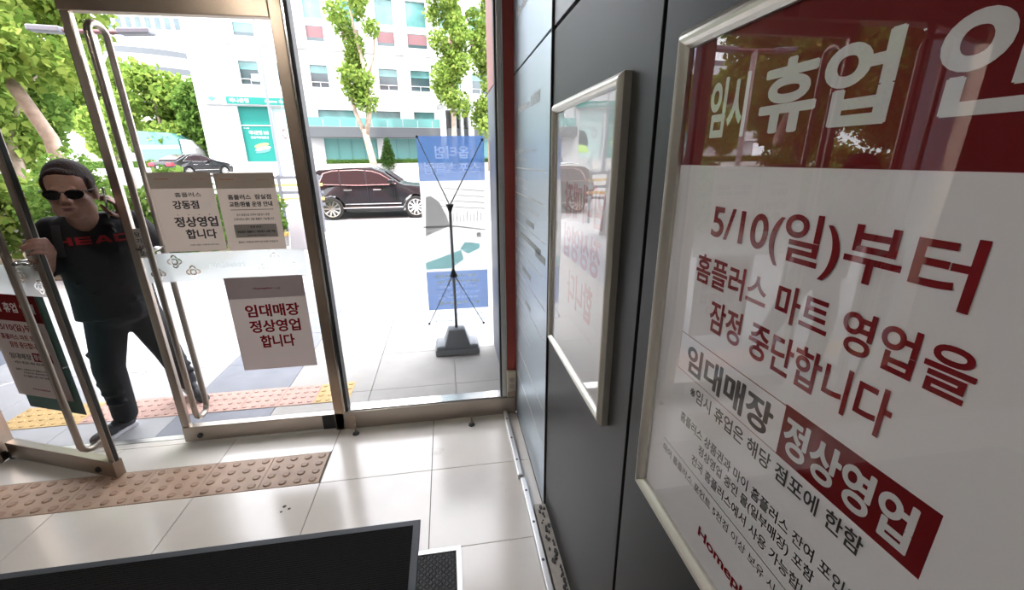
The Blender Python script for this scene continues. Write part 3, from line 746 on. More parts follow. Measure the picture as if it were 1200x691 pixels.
for z, s in ((1.345, 1), (.772, -1)):
    g = G().tube([(0, -.005, z-.03*s), (0, -.005, z), (0, -.005, z+.035*s)], [.012, .022, .036], 10); g.build('hub', M['black'], xb, smooth=True)
for x, z0, z1 in ((-.238, 1.37, 1.93), (.300, 1.37, 1.905), (-.250, .765, .275), (.262, .765, .250)):
    G().tube([(0, -.01, z0), (x*.5, .0, (z0+z1)/2), (x, .03, z1)], [.005, .0045, .004], 8).build('arm', M['tube_grey'], xb, smooth=True)
    G().ball((x, .03, z1), .012, 8, 6).build('hook', M['black'], xb)
bn = empty('banner', (.025, 3.76, 0)); tag(bn, 'translucent blue-headed swimming club banner with mirrored print on the x-frame stand', 'banner')
def bs(name, r, m, y=0., par=bn, t=.0008): return slab(name, (0, y, 0), (1, 0, 0), (0, 0, 1), r, M[m], par, t=t, back=0.)
bs('blue_header', (-.245, 1.575, .315, 1.935), 'ban_blue'); bs('photo_field', (-.245, .775, .315, 1.575), 'ban_pale')
bs('blue_field', (-.245, .405, .315, .775), 'ban_blue'); bs('white_foot', (-.245, .25, .315, .405), 'ban_white')
def bt(body, r, m, bold=.02): bold = .016; m = {'ban_white': 'ban_wprint', 'ban_yellow': 'ban_yprint'}.get(m, m); return lettering(body, (0, 0, 0), (1, 0, 0), (0, 0, 1), r, M[m], bn, bold, .0016, mirror=True)
bt('옵티멈', (-.10, 1.755, .185, 1.855), 'ban_white', .045); bt('스포츠클럽', (-.195, 1.635, .275, 1.725), 'ban_white', .045)
for k, (t, c) in enumerate((('생존 수영 전문교육', 'ban_yellow'), ('KBS SK 이용고객 강습', 'ban_yellow'), ('(오전반 오후반 모집중)', 'ban_white'), ('유아 초등 성인반', 'ban_white'), ('아쿠아로빅 자유수영', 'ban_white'), ('상시 회원 접수중', 'ban_yellow'))):
    bt(t, (-.165+.01*(k % 3), .715-.052*k, .215+.02*(k % 2), .742-.052*k), c, .03)
bt('홈플러스 잠실점 1600호 5층', (-.17, .335, .26, .362), 'ban_blue', .01); bt('문의 02)2222-4602~3', (-.19, .275, .28, .305), 'ban_blue', .01)
def poly(name, pts, m, lift=.0016): return G().prism([(x, -lift, z) for x, z in pts], (0, -.0006, 0)).build(name, M[m], bn)
poly('photo_shape', [(-.225, 1.10), (-.20, 1.44), (-.16, 1.45), (-.09, 1.40), (-.03, 1.27), (-.01, 1.19)], 'ban_grey')
poly('photo_shape', [(-.245, .80), (-.245, .86), (.08, .97), (.10, .88), (-.02, .80)], 'ban_pool')
poly('photo_shape', [(.07, .98), (.12, 1.04), (.25, 1.02), (.25, .98), (.14, .93)], 'ban_pool')
poly('photo_shape', [(.225, 1.08), (.225, 1.12), (.265, 1.12), (.265, 1.08)], 'ban_grey')
poly('photo_shape', [(-.24, 1.175), (.05, 1.175), (.30, 1.14), (.30, 1.15), (.05, 1.19), (-.24, 1.19)], 'ban_grey')
for k in range(9): poly('photo_shape', [(.02+.03*k, 1.22), (.03+.03*k, 1.30+.02*math.sin(k*2)), (.036+.03*k, 1.30+.02*math.sin(k*2)), (.026+.03*k, 1.22)], 'ban_grey')
for k in range(4): poly('photo_shape', [(-.1+.02*k, 1.36+.05*k), (.30, 1.33+.05*k), (.30, 1.337+.05*k), (-.1+.02*k, 1.366+.05*k)], 'ban_grey')

# ================================================================== cars
def car(name, label, loc, rz, kind, sc=1.0):
    """x forward, rear axle at x=0; side profile gives the outline, width narrows above the belt"""
    c = empty(name, loc, rz); tag(c, label, 'car'); c.scale = (sc, sc, sc)
    if kind == 'suv':
        wb, R = 2.58, .345; W = .90; belt = 1.02
        top = [(-.64, .62), (-.70, .80), (-.66, 1.02), (-.58, 1.15), (-.44, 1.44), (-.30, 1.52), (.1, 1.575), (.8, 1.60), (1.25, 1.575), (1.62, 1.45), (2.12, 1.10), (2.25, 1.05), (2.9, .98), (3.15, .86), (3.26, .70), (3.28, .45), (3.20, .30)]
        win = [(-.30, 1.10), (-.16, 1.40), (.10, 1.47), (.85, 1.49), (1.28, 1.45), (1.52, 1.37), (1.98, 1.10), (1.9, 1.07), (.9, 1.055)]
        pillars = [.30, 1.08]
    else:
        wb, R = 2.75, .33; W = .90; belt = .92
        top = [(-.80, .50), (-.98, .62), (-1.02, .85), (-.96, .99), (-.55, 1.04), (-.15, 1.20), (.35, 1.40), (.85, 1.455), (1.35, 1.43), (1.70, 1.30), (2.30, 1.02), (2.9, .93), (3.4, .82), (3.60, .66), (3.62, .45), (3.5, .26)]
        win = [(-.20, 1.03), (.30, 1.30), (.85, 1.38), (1.30, 1.36), (1.60, 1.26), (2.05, 1.02), (1.2, .99)]
        pillars = [.35, 1.15]
    def arch(cx): return [(cx+(R+.06)*math.cos(a), R+(R+.06)*math.sin(a)) for a in [math.pi*k/8 for k in range(9)]]
    bot = [(top[-1][0], .26)]+[p for p in arch(wb)]+[(wb-R-.06, .24), (R+.06, .24)]+arch(0)+[(-R-.06, .30), (top[0][0]+.03, .36)]
    prof = top+bot
    def wd(z, f=1.): return W if z <= belt-.12 else W-(z-belt+.12)**1.1*.38
    g = G(); n = len(prof)
    bot_n = len(top)
    for i, (x, z) in enumerate(prof):
        nose = max(0, x-wb-.35)*.16+max(0, -x-.45)*.2
        y = wd(z)-nose; g.v.append((x, -y, z))
    for i, (x, z) in enumerate(prof):
        nose = max(0, x-wb-.35)*.16+max(0, -x-.45)*.2
        y = wd(z)-nose; g.v.append((x, y, z))
    g.f.append(tuple(range(n))); g.f.append(tuple(n+i for i in reversed(range(n))))
    for i in range(n): g.f.append((i, n+i, n+(i+1) % n, (i+1) % n))
    g.build('body', M['carblack'], c, bevel=.035)
    def side_poly(name, pts, m, s, out=.006, th=.004, par=c):
        P = [(x, s*(wd(z)+out), z) for x, z in pts]; Q = [(x, s*(wd(z)+out-th), z) for x, z in pts]; k = len(P); g = G(); g.v = P+Q
        g.f = [tuple(range(k)), tuple(k+i for i in reversed(range(k)))]+[(i, (i+1) % k, k+(i+1) % k, k+i) for i in range(k)]
        return g.build(name, M[m], par)
    for s in (-1, 1):
        wn = side_poly('side_window', win, 'carglass', s)
        k = len(win)
        cen = (sum(p[0] for p in win)/k, sum(p[1] for p in win)/k)
        ring = [(cen[0]+(x-cen[0])*1.035, cen[1]+(z-cen[1])*1.10) for x, z in win]
        side_poly('window_trim', ring, 'chrome', s, .0035)
        for px in pillars: side_poly('pillar', [(px, belt+.04), (px+.05, belt+.04), (px+.02, belt+.47 if kind == 'suv' else belt+.42), (px-.03, belt+.47 if kind == 'suv' else belt+.42)], 'carblack', s, .008)
        for hx in (.42, 1.30): G().box(hx, s*(W-.005), belt-.13, hx+.24, s*(W+.022), belt-.095).build('door_handle', M['chrome'], c, bevel=.006)
        for dx in (.28, 1.12, 1.95): side_poly('door_gap', [(dx, .42), (dx+.012, .42), (dx+.012, belt-.02), (dx, belt-.02)], 'black', s, .002)
        G().box(.35, s*(W-.01), .34, wb-.40, s*(W+.06), .385).build('running_board', M['chrome'] if kind == 'suv' else M['carblack'], c, bevel=.01)
        side_poly('sill_trim', [(.42, .46), (wb-.45, .46), (wb-.45, .49), (.42, .49)], 'chrome', s, .01)
        mx = 1.86 if kind == 'suv' else 1.75
        G().box(mx-.07, s*(W+.0), belt+.06, mx+.09, s*(W+.20), belt+.19).build('mirror', M['carblack'], c, bevel=.03)
        if kind == 'suv': G().tube([(-.1, s*.62, 1.60), (.1, s*.62, 1.63), (1.15, s*.62, 1.63), (1.35, s*.62, 1.57)], .016, 6).build('roof_rail', M['chrome'], c)
        for wx in (0, wb):
            t = G().tube([(wx, s*(W-.22), R), (wx, s*(W-.20), R), (wx, s*(W-.01), R), (wx, s*(W+.0), R)], [R*.9, R, R, R*.93], 28).build('wheel', M['tyre'], c, smooth=False)
            G().tube([(wx, s*(W-.02), R), (wx, s*(W+.004), R)], R*.70, 24).build('rim_well', M['dark_metal'], t)
            q = G()
            for k in range(10):
                a = 2*math.pi*k/10; d = Vector((math.cos(a), 0, math.sin(a))); e = Vector((-math.sin(a), 0, math.cos(a))); cc = Vector((wx, s*(W+.004), R))
                q.prism([cc+d*.03-e*.022, cc+d*R*.70-e*.026, cc+d*R*.70+e*.026, cc+d*.03+e*.022], (0, s*.012, 0))
            q.tube([(wx, s*(W+.0), R), (wx, s*(W+.022), R)], .055, 14)
            for k in range(24):
                a0, a1 = 2*math.pi*k/24, 2*math.pi*(k+1)/24
                q.prism([(wx+R*f*math.cos(a), s*(W+.004), R+R*f*math.sin(a)) for a, f in ((a0, .68), (a1, .68), (a1, .75), (a0, .75))], (0, s*.014, 0))
            q.build('alloy_rim', M['chrome'], t)
    # glass front and rear, lights, plate
    if kind == 'suv':
        G().prism([(2.10, -.62, 1.125), (2.10, .62, 1.125), (1.66, .58, 1.445), (1.66, -.58, 1.445)], (.02, 0, .02)).build('windscreen', M['carglass'], c)
        G().prism([(-.62, -.62, 1.10), (-.62, .62, 1.10), (-.47, .56, 1.40), (-.47, -.56, 1.40)], (-.02, 0, .01)).build('rear_window', M['carglass'], c)
    else:
        G().prism([(2.25, -.64, 1.05), (2.25, .64, 1.05), (1.74, .56, 1.30), (1.74, -.56, 1.30)], (.02, 0, .02)).build('windscreen', M['carglass'], c)
        G().prism([(-.48, -.62, 1.075), (-.48, .62, 1.075), (.28, .54, 1.385), (.28, -.54, 1.385)], (-.01, 0, .03)).build('rear_window', M['carglass'], c)
    rx = top[1][0]; zt = .84
    for s in (-1, 1):
        G().box(rx-.05, s*.42, zt-.08, rx+.12, s*.84, zt+.08).build('tail_light', M['taillight'], c, bevel=.02)
        G().box(top[-3][0]-.30, s*.50, .66, top[-3][0]-.02, s*.84, .80).build('headlight', M['chrome'], c, bevel=.03)
    G().box(rx-.06, -.26, .62, rx+.05, .26, .74).build('number_plate', M['carwhite'], c)
    return c
car('car', 'black estate car with chrome trim parked at the kerb, side on', (-3.56, 14.9, zr(14.2)), 0, 'suv')
car('car', 'black saloon with lit red tail lights on the far lanes', (-16.6, 30.2, zr(31.5)), math.radians(72), 'sedan', 1.0)

# ================================================================== bank across the road
BA = math.radians(11.0); BD = Vector((math.cos(BA), math.sin(BA), 0)); BK = 1.3
bank = empty('office_building', (-13.02*BK, 27*BK, 0), BA); tag(bank, 'white office building with teal bank signs on its ground floor across the road', 'building')
def bz(z): return 1.75+(z-1.75)*BK
def bb(name, u0, z0, u1, z1, m, d0, d1, par=bank, bevel=0.):   # d: depth, negative = towards the street
    return box(name, (u0*BK, d0, bz(z0)), (u1*BK, d1, bz(z1)), M[m], par, bevel)
holes = []
r2 = [(2.28, 3.2), (4.15, 5.05), (5.83, 6.75), (7.7, 8.65), (9.59, 10.67), (11.47, 12.64), (13.41, 14.63), (15.35, 16.5), (17.3, 18.4)]
for u0, u1 in r2: holes.append((u0, 5.80, u1, 6.95, 'mid'))
r3 = [(2.34, 3.3, 9.3), (4.2, 5.1, 9.3), (5.9, 6.8, 10.6), (7.75, 8.70, 10.6), (9.70, 10.69, 10.6), (11.45, 12.62, 10.6), (13.4, 14.6, 10.6), (15.33, 16.4, 10.6), (17.3, 18.4, 10.6)]
for u0, u1, t in r3: holes.append((u0, 8.16, u1, t, 'big'))
for u0, u1 in ((5.94, 8.1), (8.6, 10.68), (11.5, 12.8), (15.4, 16.6)): holes.append((u0, 4.10, u1, 4.60, 'strip'))
holes.append((1.83, 1.72, 3.40, 4.68, 'bank')); holes.append((3.52, 1.72, 5.02, 4.64, 'pale')); holes.append((6.05, 1.45, 9.10, 3.02, 'shop')); holes.append((9.5, 1.45, 12.6, 3.02, 'shop')); holes.append((15.0, 1.45, 18, 3.02, 'shop'))
us = sorted({0., 20.}|{h[0] for h in holes}|{h[2] for h in holes}); zs = sorted({1.3, 13.}|{h[1] for h in holes}|{h[3] for h in holes})
g = G()
for i in range(len(us)-1):
    for j in range(len(zs)-1):
        cu, cz = (us[i]+us[i+1])/2, (zs[j]+zs[j+1])/2
        if any(h[0] < cu < h[2] and h[1] < cz < h[3] for h in holes): continue
        a, b_, c_, d_ = us[i]*BK, us[i+1]*BK, bz(zs[j]), bz(zs[j+1])
        g.add([(a, 0, c_), (b_, 0, c_), (b_, 0, d_), (a, 0, d_)], [(0, 1, 2, 3)])
for h in holes:
    a, b_, c_, d_ = h[0]*BK, h[2]*BK, bz(h[1]), bz(h[3]); D_ = .28
    g.add([(a, 0, c_), (b_, 0, c_), (b_, 0, d_), (a, 0, d_), (a, D_, c_), (b_, D_, c_), (b_, D_, d_), (a, D_, d_)], [(0, 4, 5, 1), (1, 5, 6, 2), (2, 6, 7, 3), (3, 7, 4, 0)])
X0, X1, ZT = 0, 20*BK, bz(13)
g.add([(X0, 0, .9), (X1, 0, .9), (X1, 14, .9), (X0, 14, .9), (X0, 0, ZT), (X1, 0, ZT), (X1, 14, ZT), (X0, 14, ZT)], [(3, 0, 4, 7), (1, 2, 6, 5), (2, 3, 7, 6), (4, 5, 6, 7)])
g.build('facade', M['white_wall'], bank)
for k, h in enumerate(holes):
    u0, z0, u1, z1, t = h
    if t == 'mid':
        o = bb('window', u0, z0, u1, z1, 'win_dark', .20, .26); bb('blind', u0, z1-.40, u1, z1, 'win', .17, .20, o)
        bb('glazing_bar', u0, z0+.26, u1, z0+.30, 'white_wall', .14, .20, o); bb('glazing_bar', (u0+u1)/2-.015, z0, (u0+u1)/2+.015, z0+.28, 'white_wall', .14, .20, o)
        if k % 3 == 0: bb('blind', u0+(u1-u0)*.55, z0+.18, u1-.05, z0+.55, 'win_pale', .16, .20, o)
    elif t == 'big':
        o = bb('window', u0, z0, u1, z1, 'win', .20, .26); (bb('spandrel', u0, z0+.20, u1, z0+.75, 'maroon', .16, .20, o) if u0 > 5.5 else bb('blind', u0, z1-.5, u1, z1, 'win_pale', .17, .20, o))
        (bb('spandrel', u0, z0+.78, u1, z0+1.15, 'win_pale', .16, .20, o) if u0 > 5.5 else None); bb('glazing_bar', u0, z0, u1, z0+.2, 'win_dark', .16, .20, o)
    elif t == 'strip': o = bb('window', u0, z0, u1, z1, 'win', .20, .26)
    elif t == 'shop':
        o = bb('window', u0, z0, u1, z1, 'teal_light', .20, .26)
        for q in range(1, 4): bb('glazing_bar', u0+(u1-u0)*q/4-.012, z0, u0+(u1-u0)*q/4+.012, z1, 'win', .16, .20, o)
    elif t == 'bank':
        o = bb('window', u0, z0, u1, z1, 'tealp', .20, .26); bb('glazing_bar', u0, 3.66, u1, 3.72, 'white_wall', .16, .20, o)
        def bl(body, r, m, bold=.02, y=.195): return lettering(body, (0, y, 0), (1, 0, 0), (0, 0, 1), (r[0]*BK, bz(r[1]), r[2]*BK, bz(r[3])), M[m], o, bold, .01)
        bl('하나은행 365', (2.15, 3.20, 3.15, 3.42), 'white_wall', .04); bl('현금자동입출금', (2.2, 2.98, 3.12, 3.12), 'white_wall', .02); bl('하나은행', (1.92, 3.50, 2.2, 3.57), 'white_wall')
        for cx, cz, rx, rz_, mm in ((2.68, 2.62, .36, .13, 'leaf_card'), (2.72, 2.44, .40, .12, 'white_wall'), (2.70, 2.30, .38, .11, 'teal_light')):
            if mm == 'leaf_card': M['leaf_card'] = M.get('leaf_card') or mat('lime_print', (.45, .72, .15), .5)
            q = G(); q.prism([((cx+rx*math.cos(a)+.12*math.sin(a))*BK, .19, bz(cz+rz_*math.sin(a)+.04*math.cos(a))) for a in [2*math.pi*i/20 for i in range(20)]], (0, -.01, 0)); q.build('print', M[mm], o)
    elif t == 'pale':
        o = bb('window', u0, z0, u1, z1, 'pale_poster' if 'pale_poster' in M else 'win_pale', .20, .26); bb('glazing_bar', u0, 3.66, u1, 3.70, 'white_wall', .16, .20, o)
        q = G(); n = 20
        for i in range(n):
            a0, a1 = 2*math.pi*i/n, 2*math.pi*(i+1)/n
            q.prism([((3.98+.15*f*math.cos(a))*BK, .19, bz(3.25+.28*f*math.sin(a))) for a, f in ((a0, 1), (a1, 1), (a1, .72), (a0, .72))], (0, -.01, 0))
        q.build('ring_print', M['maroon'], o)
        G().prism([(x*BK, .19, bz(z)) for x, z in ((4.35, 2.55), (4.45, 3.1), (4.7, 3.4), (5.0, 3.45), (5.0, 2.5))], (0, -.01, 0)).build('print', M['win_dark'], o)
        G().prism([(x*BK, .185, bz(z)) for x, z in ((4.3, 2.1), (4.5, 2.5), (5.0, 2.6), (5.0, 2.1))], (0, -.01, 0)).build('print', M['leaf_card'], o)
for u in [1.75+1.78*k for k in range(10)]:
    bb('ledge', u, 7.72, u+.52, 7.90, 'concrete', -.12, .02)
fa = bb('sign_fascia', .40, 4.72, 5.28, 5.24, 'white_wall', -.25, .0, bevel=.01)
sg = bb('sign_band', 1.42, 4.76, 5.30, 5.12, 'tealp', -.29, -.25)
lettering('하나은행', (0, -.292, 0), (1, 0, 0), (0, 0, 1), (1.56*BK, bz(4.83), 2.50*BK, bz(5.05)), M['white_wall'], sg, .03, .01)
lettering('Hana Bank', (0, -.292, 0), (1, 0, 0), (0, 0, 1), (3.3*BK, bz(4.87), 4.6*BK, bz(5.01)), M['white_wall'], sg, .02, .01)
G().prism([((.75+.16*math.cos(a)+.05*math.sin(2*a))*BK, -.26, bz(4.98+.12*math.sin(a))) for a in [2*math.pi*i/14 for i in range(14)]], (0, -.01, 0)).build('sign_leaf', M['teal_light'], fa)
bb('canopy', 5.20, 3.04, 16.6, 3.62, 'canopy', -1.1, .0, bevel=.02)
for k in range(9):
    u = 5.3+.9*k
    if u < 12.6: bb('balustrade_pane', u, 3.64, u+.86, 4.12, 'teal_light', -1.05, -1.0)
# portal
pg = G()
for a in ((12.95, 1.45, 13.30, 5.0), (14.75, 1.45, 15.10, 5.0), (12.95, 4.65, 15.10, 5.0), (13.75, 1.45, 13.95, 4.6), (14.25, 1.45, 14.42, 4.6)):
    pg.box(a[0]*BK, -1.4, bz(a[1]), a[2]*BK, -.0, bz(a[3]))
pg.build('portal', M['white_wall'], bank, bevel=.02)
# terraced round white building and tower far behind
tb = empty('terraced_building', (-39.5, 73, 0)); tag(tb, 'round white building with dark curved balcony bands behind the trees', 'building')
for k in range(5):
    z0 = 4.0+2.25*k; R_ = 13.5-.25*k-(max(0, k-2))*1.3
    G().tube([(0, 0, z0), (0, 0, z0+1.35)], R_, 48).build('parapet', M['white_wall'], tb)
    G().tube([(0, 0, z0+1.35), (0, 0, z0+2.25)], R_-1.0, 48).build('balcony_recess', M['canopy'], tb)
G().tube([(0, 0, .5), (0, 0, 4.0)], 12, 32).build('base_floor', M['white_wall'], tb)
tw = empty('tower_block', (-61.5, 115, 0)); tag(tw, 'pale blue high tower block with a grid of windows, far behind', 'building')
M['tower'] = mat('tower_wall', (.50, .54, .60), .6); M['tower_win'] = mat('tower_glass', (.38, .46, .60), .3)
box('body', (-9, 0, 0), (6.5, 12, 50), M['tower'], tw)
for i in range(8):
    for j in range(12):
        if j*3.2+16 > 48: continue
        wv = box('window', (-8.4+1.9*i, -.08, 10+3.2*j), (-7.3+1.9*i, .05, 12.3+3.2*j), M['tower_win'] if (j != 6) else M['win_dark'], tw)

# ================================================================== plants
def leaves(name, centers, radii, count, size, material, parent, kind='stuff', flat=.6):
    c = np.array(centers, float); r = np.array(radii, float)
    if r.ndim == 1: r = np.repeat(r[:, None], 3, 1)
    wgt = (r.prod(1))**(2/3); idx = rng.choice(len(c), count, p=wgt/wgt.sum())
    d = rng.normal(size=(count, 3)); d /= np.linalg.norm(d, axis=1)[:, None]
    rad = rng.random(count)**.45
    p = c[idx]+d*r[idx]*rad[:, None]
    a = rng.normal(size=(count, 3)); a /= np.linalg.norm(a, axis=1)[:, None]
    nrm = rng.normal(size=(count, 3)); nrm[:, 2] += flat*2; b = np.cross(a, nrm); b /= np.linalg.norm(b, axis=1)[:, None]
    s = size*(.6+.8*rng.random(count))[:, None]
    V = np.empty((count, 4, 3)); V[:, 0] = p-a*s*.5; V[:, 1] = p-b*s*.38+a*s*.05; V[:, 2] = p+a*s*.5; V[:, 3] = p+b*s*.38+a*s*.05
    V[:, 1, 2] += s[:, 0]*.1; V[:, 3, 2] += s[:, 0]*.1
    me = bpy.data.meshes.new(name); me.vertices.add(count*4); me.vertices.foreach_set('co', V.reshape(-1))
    me.loops.add(count*4); me.loops.foreach_set('vertex_index', np.arange(count*4, dtype=np.int32))
    me.polygons.add(count); me.polygons.foreach_set('loop_start', np.arange(0, count*4, 4, dtype=np.int32))
    me.update(); me.validate(); me.materials.append(material)
    o = link(bpy.data.objects.new(name, me), parent)
    if kind: o['kind'] = kind
    return o
def tree(label, loc, trunk, rs, blobs, n, size, m='leaf', branches=(), group=None, name='tree'):
    t = empty(name, loc); tag(t, label, 'tree', group)
    G().tube(trunk, rs, 10).build('trunk', M['bark'], t, smooth=True)
    for b_ in branches: G().tube(b_[0], b_[1], 8).build('branch', M['bark'], t, smooth=True)
    leaves('crown', [b_[:3] for b_ in blobs], [b_[3] for b_ in blobs], n, size, M[m], t)
    return t
def blobs(cx, cy, z0, z1, w, n, r0, r1):
    out = []
    for k in range(n):
        t = (k+.5)/n; a = random.random()*6.28; rr = w*math.sqrt(random.random())*(.45+.55*math.sin(math.pi*min(1, t*1.1)))
        out.append((cx+rr*math.cos(a), cy+rr*math.sin(a), z0+(z1-z0)*t, r0+random.random()*(r1-r0)))
    return out
# the two street trees across the road (distances at 1.25 of the measured ones)
K = 1.25
def kp(x, z): return (x*K, 1.75+(z-1.75)*K)
# first: forked plane tree
bx0, _ = kp(-3.95, 0)
y0 = 26*K; zb = zr(y0)-.05
tree('plane tree with a forked pale trunk rooted near the conical shrub', (bx0, y0, zb),
     [(0, 0, 0), (-.12, 0, 1.0), (-.32, 0, 2.2), (-.45, 0, 3.0)], [.27, .24, .22, .20],
     [(-.2+random.uniform(-1.1, 1.2), random.uniform(-.9, .9), 4.8+.42*k, .55+.3*random.random()) for k in range(22)], 6500, .24, 'leaf_y',  # haze on these street trees is put into a lighter leaf colour
     [([(-.42, 0, 2.6), (-.95, 0, 4.2), (-1.2, 0, 6.0), (-1.35, 0, 8.0)], [.17, .13, .10, .05]), ([(-.35, 0, 2.7), (-.0, 0, 4.0), (.05, 0, 6.2), (-.4, .1, 9.0), (-.7, 0, 12)], [.20, .17, .13, .10, .04]), ([(.05, 0, 6.0), (.7, 0, 7.6), (.9, 0, 9.5)], [.09, .07, .03])])
bx1, _ = kp(.62, 0)
tree('street tree with a tall full crown above the entrance portal', (bx1, y0, zb),
     [(0, 0, 0), (0, 0, 2.2), (.05, 0, 4.4), (0, 0, 9)], [.20, .17, .14, .07],
     [(random.uniform(-1., 1.), random.uniform(-.9, .9), 4.6+.36*k, .6+.35*random.random()) for k in range(26)], 9000, .24, 'leaf_y')
tree('street tree half hidden by the grey outer wall', (bx1+2.7, y0+1.0, zb),
     [(0, 0, 0), (0, 0, 2.2), (.05, 0, 9)], [.18, .16, .07],
     [(random.uniform(-1., .8), random.uniform(-.9, .9), 3.2+.4*k, .6+.3*random.random()) for k in range(24)], 6000, .26, 'leaf_y')
cs = empty('conical_shrub', (-3.22*K-.1, 26.6*K+.6, 1.36)); tag(cs, 'clipped conical evergreen in front of the teal shop window', 'shrub')
leaves('foliage', [(0, 0, .25+.22*k) for k in range(8)], [(.62-.06*k,)*3 for k in range(8)], 5000, .09, M['leaf_d'], cs)
G().tube([(0, 0, -.1), (0, 0, 1.6)], .05, 8).build('stem', M['bark'], cs)
def hedge(label, x0, x1, y, z, h, w_=.5, n=5000, m='leaf', rise=0.):
    e = empty('hedge', (x0, y, z)); tag(e, label, 'hedge'); L = x1-x0
    box('hedge_core', (0, -w_*.35, 0), (L, w_*.35, h*.85), M['leaf_d'], e)
    k = int(L/.35); leaves('foliage', [(L*(i+.5)/k, 0, h*.55) for i in range(k)], [(.3, w_*.55, h*.5)]*k, n, .10, M[m], e)
hedge('trimmed hedge along the planter wall across the road', -9, 8, 35.35, 1.36, .50)
hedge('trimmed low hedge in front of the covered lorry', -34, -17.4, 35.6, 1.30, .62, n=6000, m='leaf_y')
# wood on the left: a row of trees, each its own
T = [('leaning plane tree with a mottled pale trunk nearest the left edge', -9.1, 12.0, 9.5, 'leaf_y', 1),
     ('broad tree with drooping branches left of the plane tree', -14.5, 12.6, 9.5, 'leaf', 0),
     ('yellow-green tree right behind the leaning plane tree', -14.6, 17.5, 11, 'leaf_y', 0),
     ('dark leafy tree behind the man', -16.5, 19.0, 10, 'leaf', 0),
     ('tall tree showing through the top of the closed door leaf', -17.6, 20.0, 12, 'leaf_y', 0),
     ('far dark tree at the left edge', -24.0, 20.5, 12, 'leaf', 0)]
for lab, x, y, h, mm, lean in T:
    z = max(-.05, zr(y)-.1) if y > 12.3 else 0
    if lean:
        tr = [(0, 0, 0), (.0, 0, 1.2), (.0, 0, 2.3), (-.35, 0, 3.3), (-.9, 0, 4.6), (-1.1, 0, 5.6)]; rs = [.18, .15, .145, .13, .09, .05]
        bl_ = blobs(-.85, .3, 3.6, h, 2.15, 30, .6, 1.0); n_ = 15000; br = []
    else:
        tr = [(0, 0, 0), (.05, 0, 2.5), (-.1, 0, 5), (0, 0, h-2)]; rs = [.22, .18, .13, .05]
        bl_ = blobs(0, 0, 2.2, h, 2.7, 34, .7, 1.2); n_ = 15000; br = [([(.05, 0, 2.5), (1.2, -.3, 4.0), (2.0, -.3, 4.6)], [.10, .06, .02]), ([(.0, 0, 2.9), (-1.1, -.4, 4.6), (-1.8, -.4, 5.4)], [.10, .06, .02])]
    tree(lab, (x, y, z), tr, rs, bl_, n_, .20 if y < 15 else .26, mm, br, group='trees left of the road')
T2 = [('rounded tree left of the bank with its crown over the lorry', -23.2, 41.5, 8.0, 3.0), ('dark tree close beside the left edge of the bank', -18.9, 41.0, 6.6, 1.8), ('pale far tree between the terraced building and the lorry', -28.5, 43.5, 9.0, 3.2),
      ('far tree low behind the leaning trunk', -35.0, 41.5, 9.5, 3.5), ('far tree at the left end of the road', -45.0, 40.0, 11.0, 4.5)]
for lab, x, y, h, w_ in T2:
    tree(lab, (x, y, 1.3), [(0, 0, 0), (0, 0, h*.7)], [.2, .08], blobs(0, 0, 1.3, h-.6, w_, 22, .9, 1.5), 8000, .40, 'leaf_y' if w_ > 2 else 'leaf', group='trees beside the bank')
# shrubs with pale blossom behind the man: each shrub its own
SH = [(-4.55, 7.9, 1.3), (-5.7, 7.7, 1.5), (-6.9, 7.9, 1.6), (-8.1, 8.0, 1.7), (-9.4, 8.2, 1.8), (-5.7, 9.6, 1.6), (-7.2, 9.5, 2.0), (-9.3, 9.8, 2.2), (-11.3, 9.6, 2.3), (-4.55, 10.6, 1.3)]
SLAB = ['low blossoming shrub just behind the smoking hand', 'blossoming shrub behind the shoulder strap', 'blossoming shrub behind the open door handle', 'leafy shrub near the left edge of the front row', 'leafy shrub at the left edge, front row',
        'shrub in the rear row above the raised hand', 'tall shrub in the rear row behind the sunglasses', 'tall shrub in the rear row left of the head', 'tallest shrub in the rear row at the left edge', 'small shrub at the right end of the planting']
for (x, y, h), lab in zip(SH, SLAB):
    e = empty('shrub', (x, y, 0)); tag(e, lab, 'shrub', 'shrubs behind the man')
    bl_ = [(random.uniform(-.5, .5), random.uniform(-.4, .4), h*(.2+.7*random.random()), .28+.22*random.random()) for _ in range(14)]
    leaves('foliage', [b_[:3] for b_ in bl_], [b_[3] for b_ in bl_], 3200, .12, M['leaf_y'] if random.random() < .5 else M['leaf'], e)
    leaves('blossom', [b_[:3] for b_ in bl_], [b_[3]*1.04 for b_ in bl_], 170, .08, M['blossom'], e)
    g = G()
    for k in range(4): g.tube([(0, 0, 0), (random.uniform(-.3, .3), random.uniform(-.2, .2), h*.7)], [.02, .008], 6)
    g.build('stem', M['bark'], e)
bed = box('planting_bed', (-16, 7.3, -.02), (-4.1, 12.1, .03), mat('soil', (.16, .12, .08), .95)); tag(bed, 'dark soil planting bed under the shrubs', kind='structure')

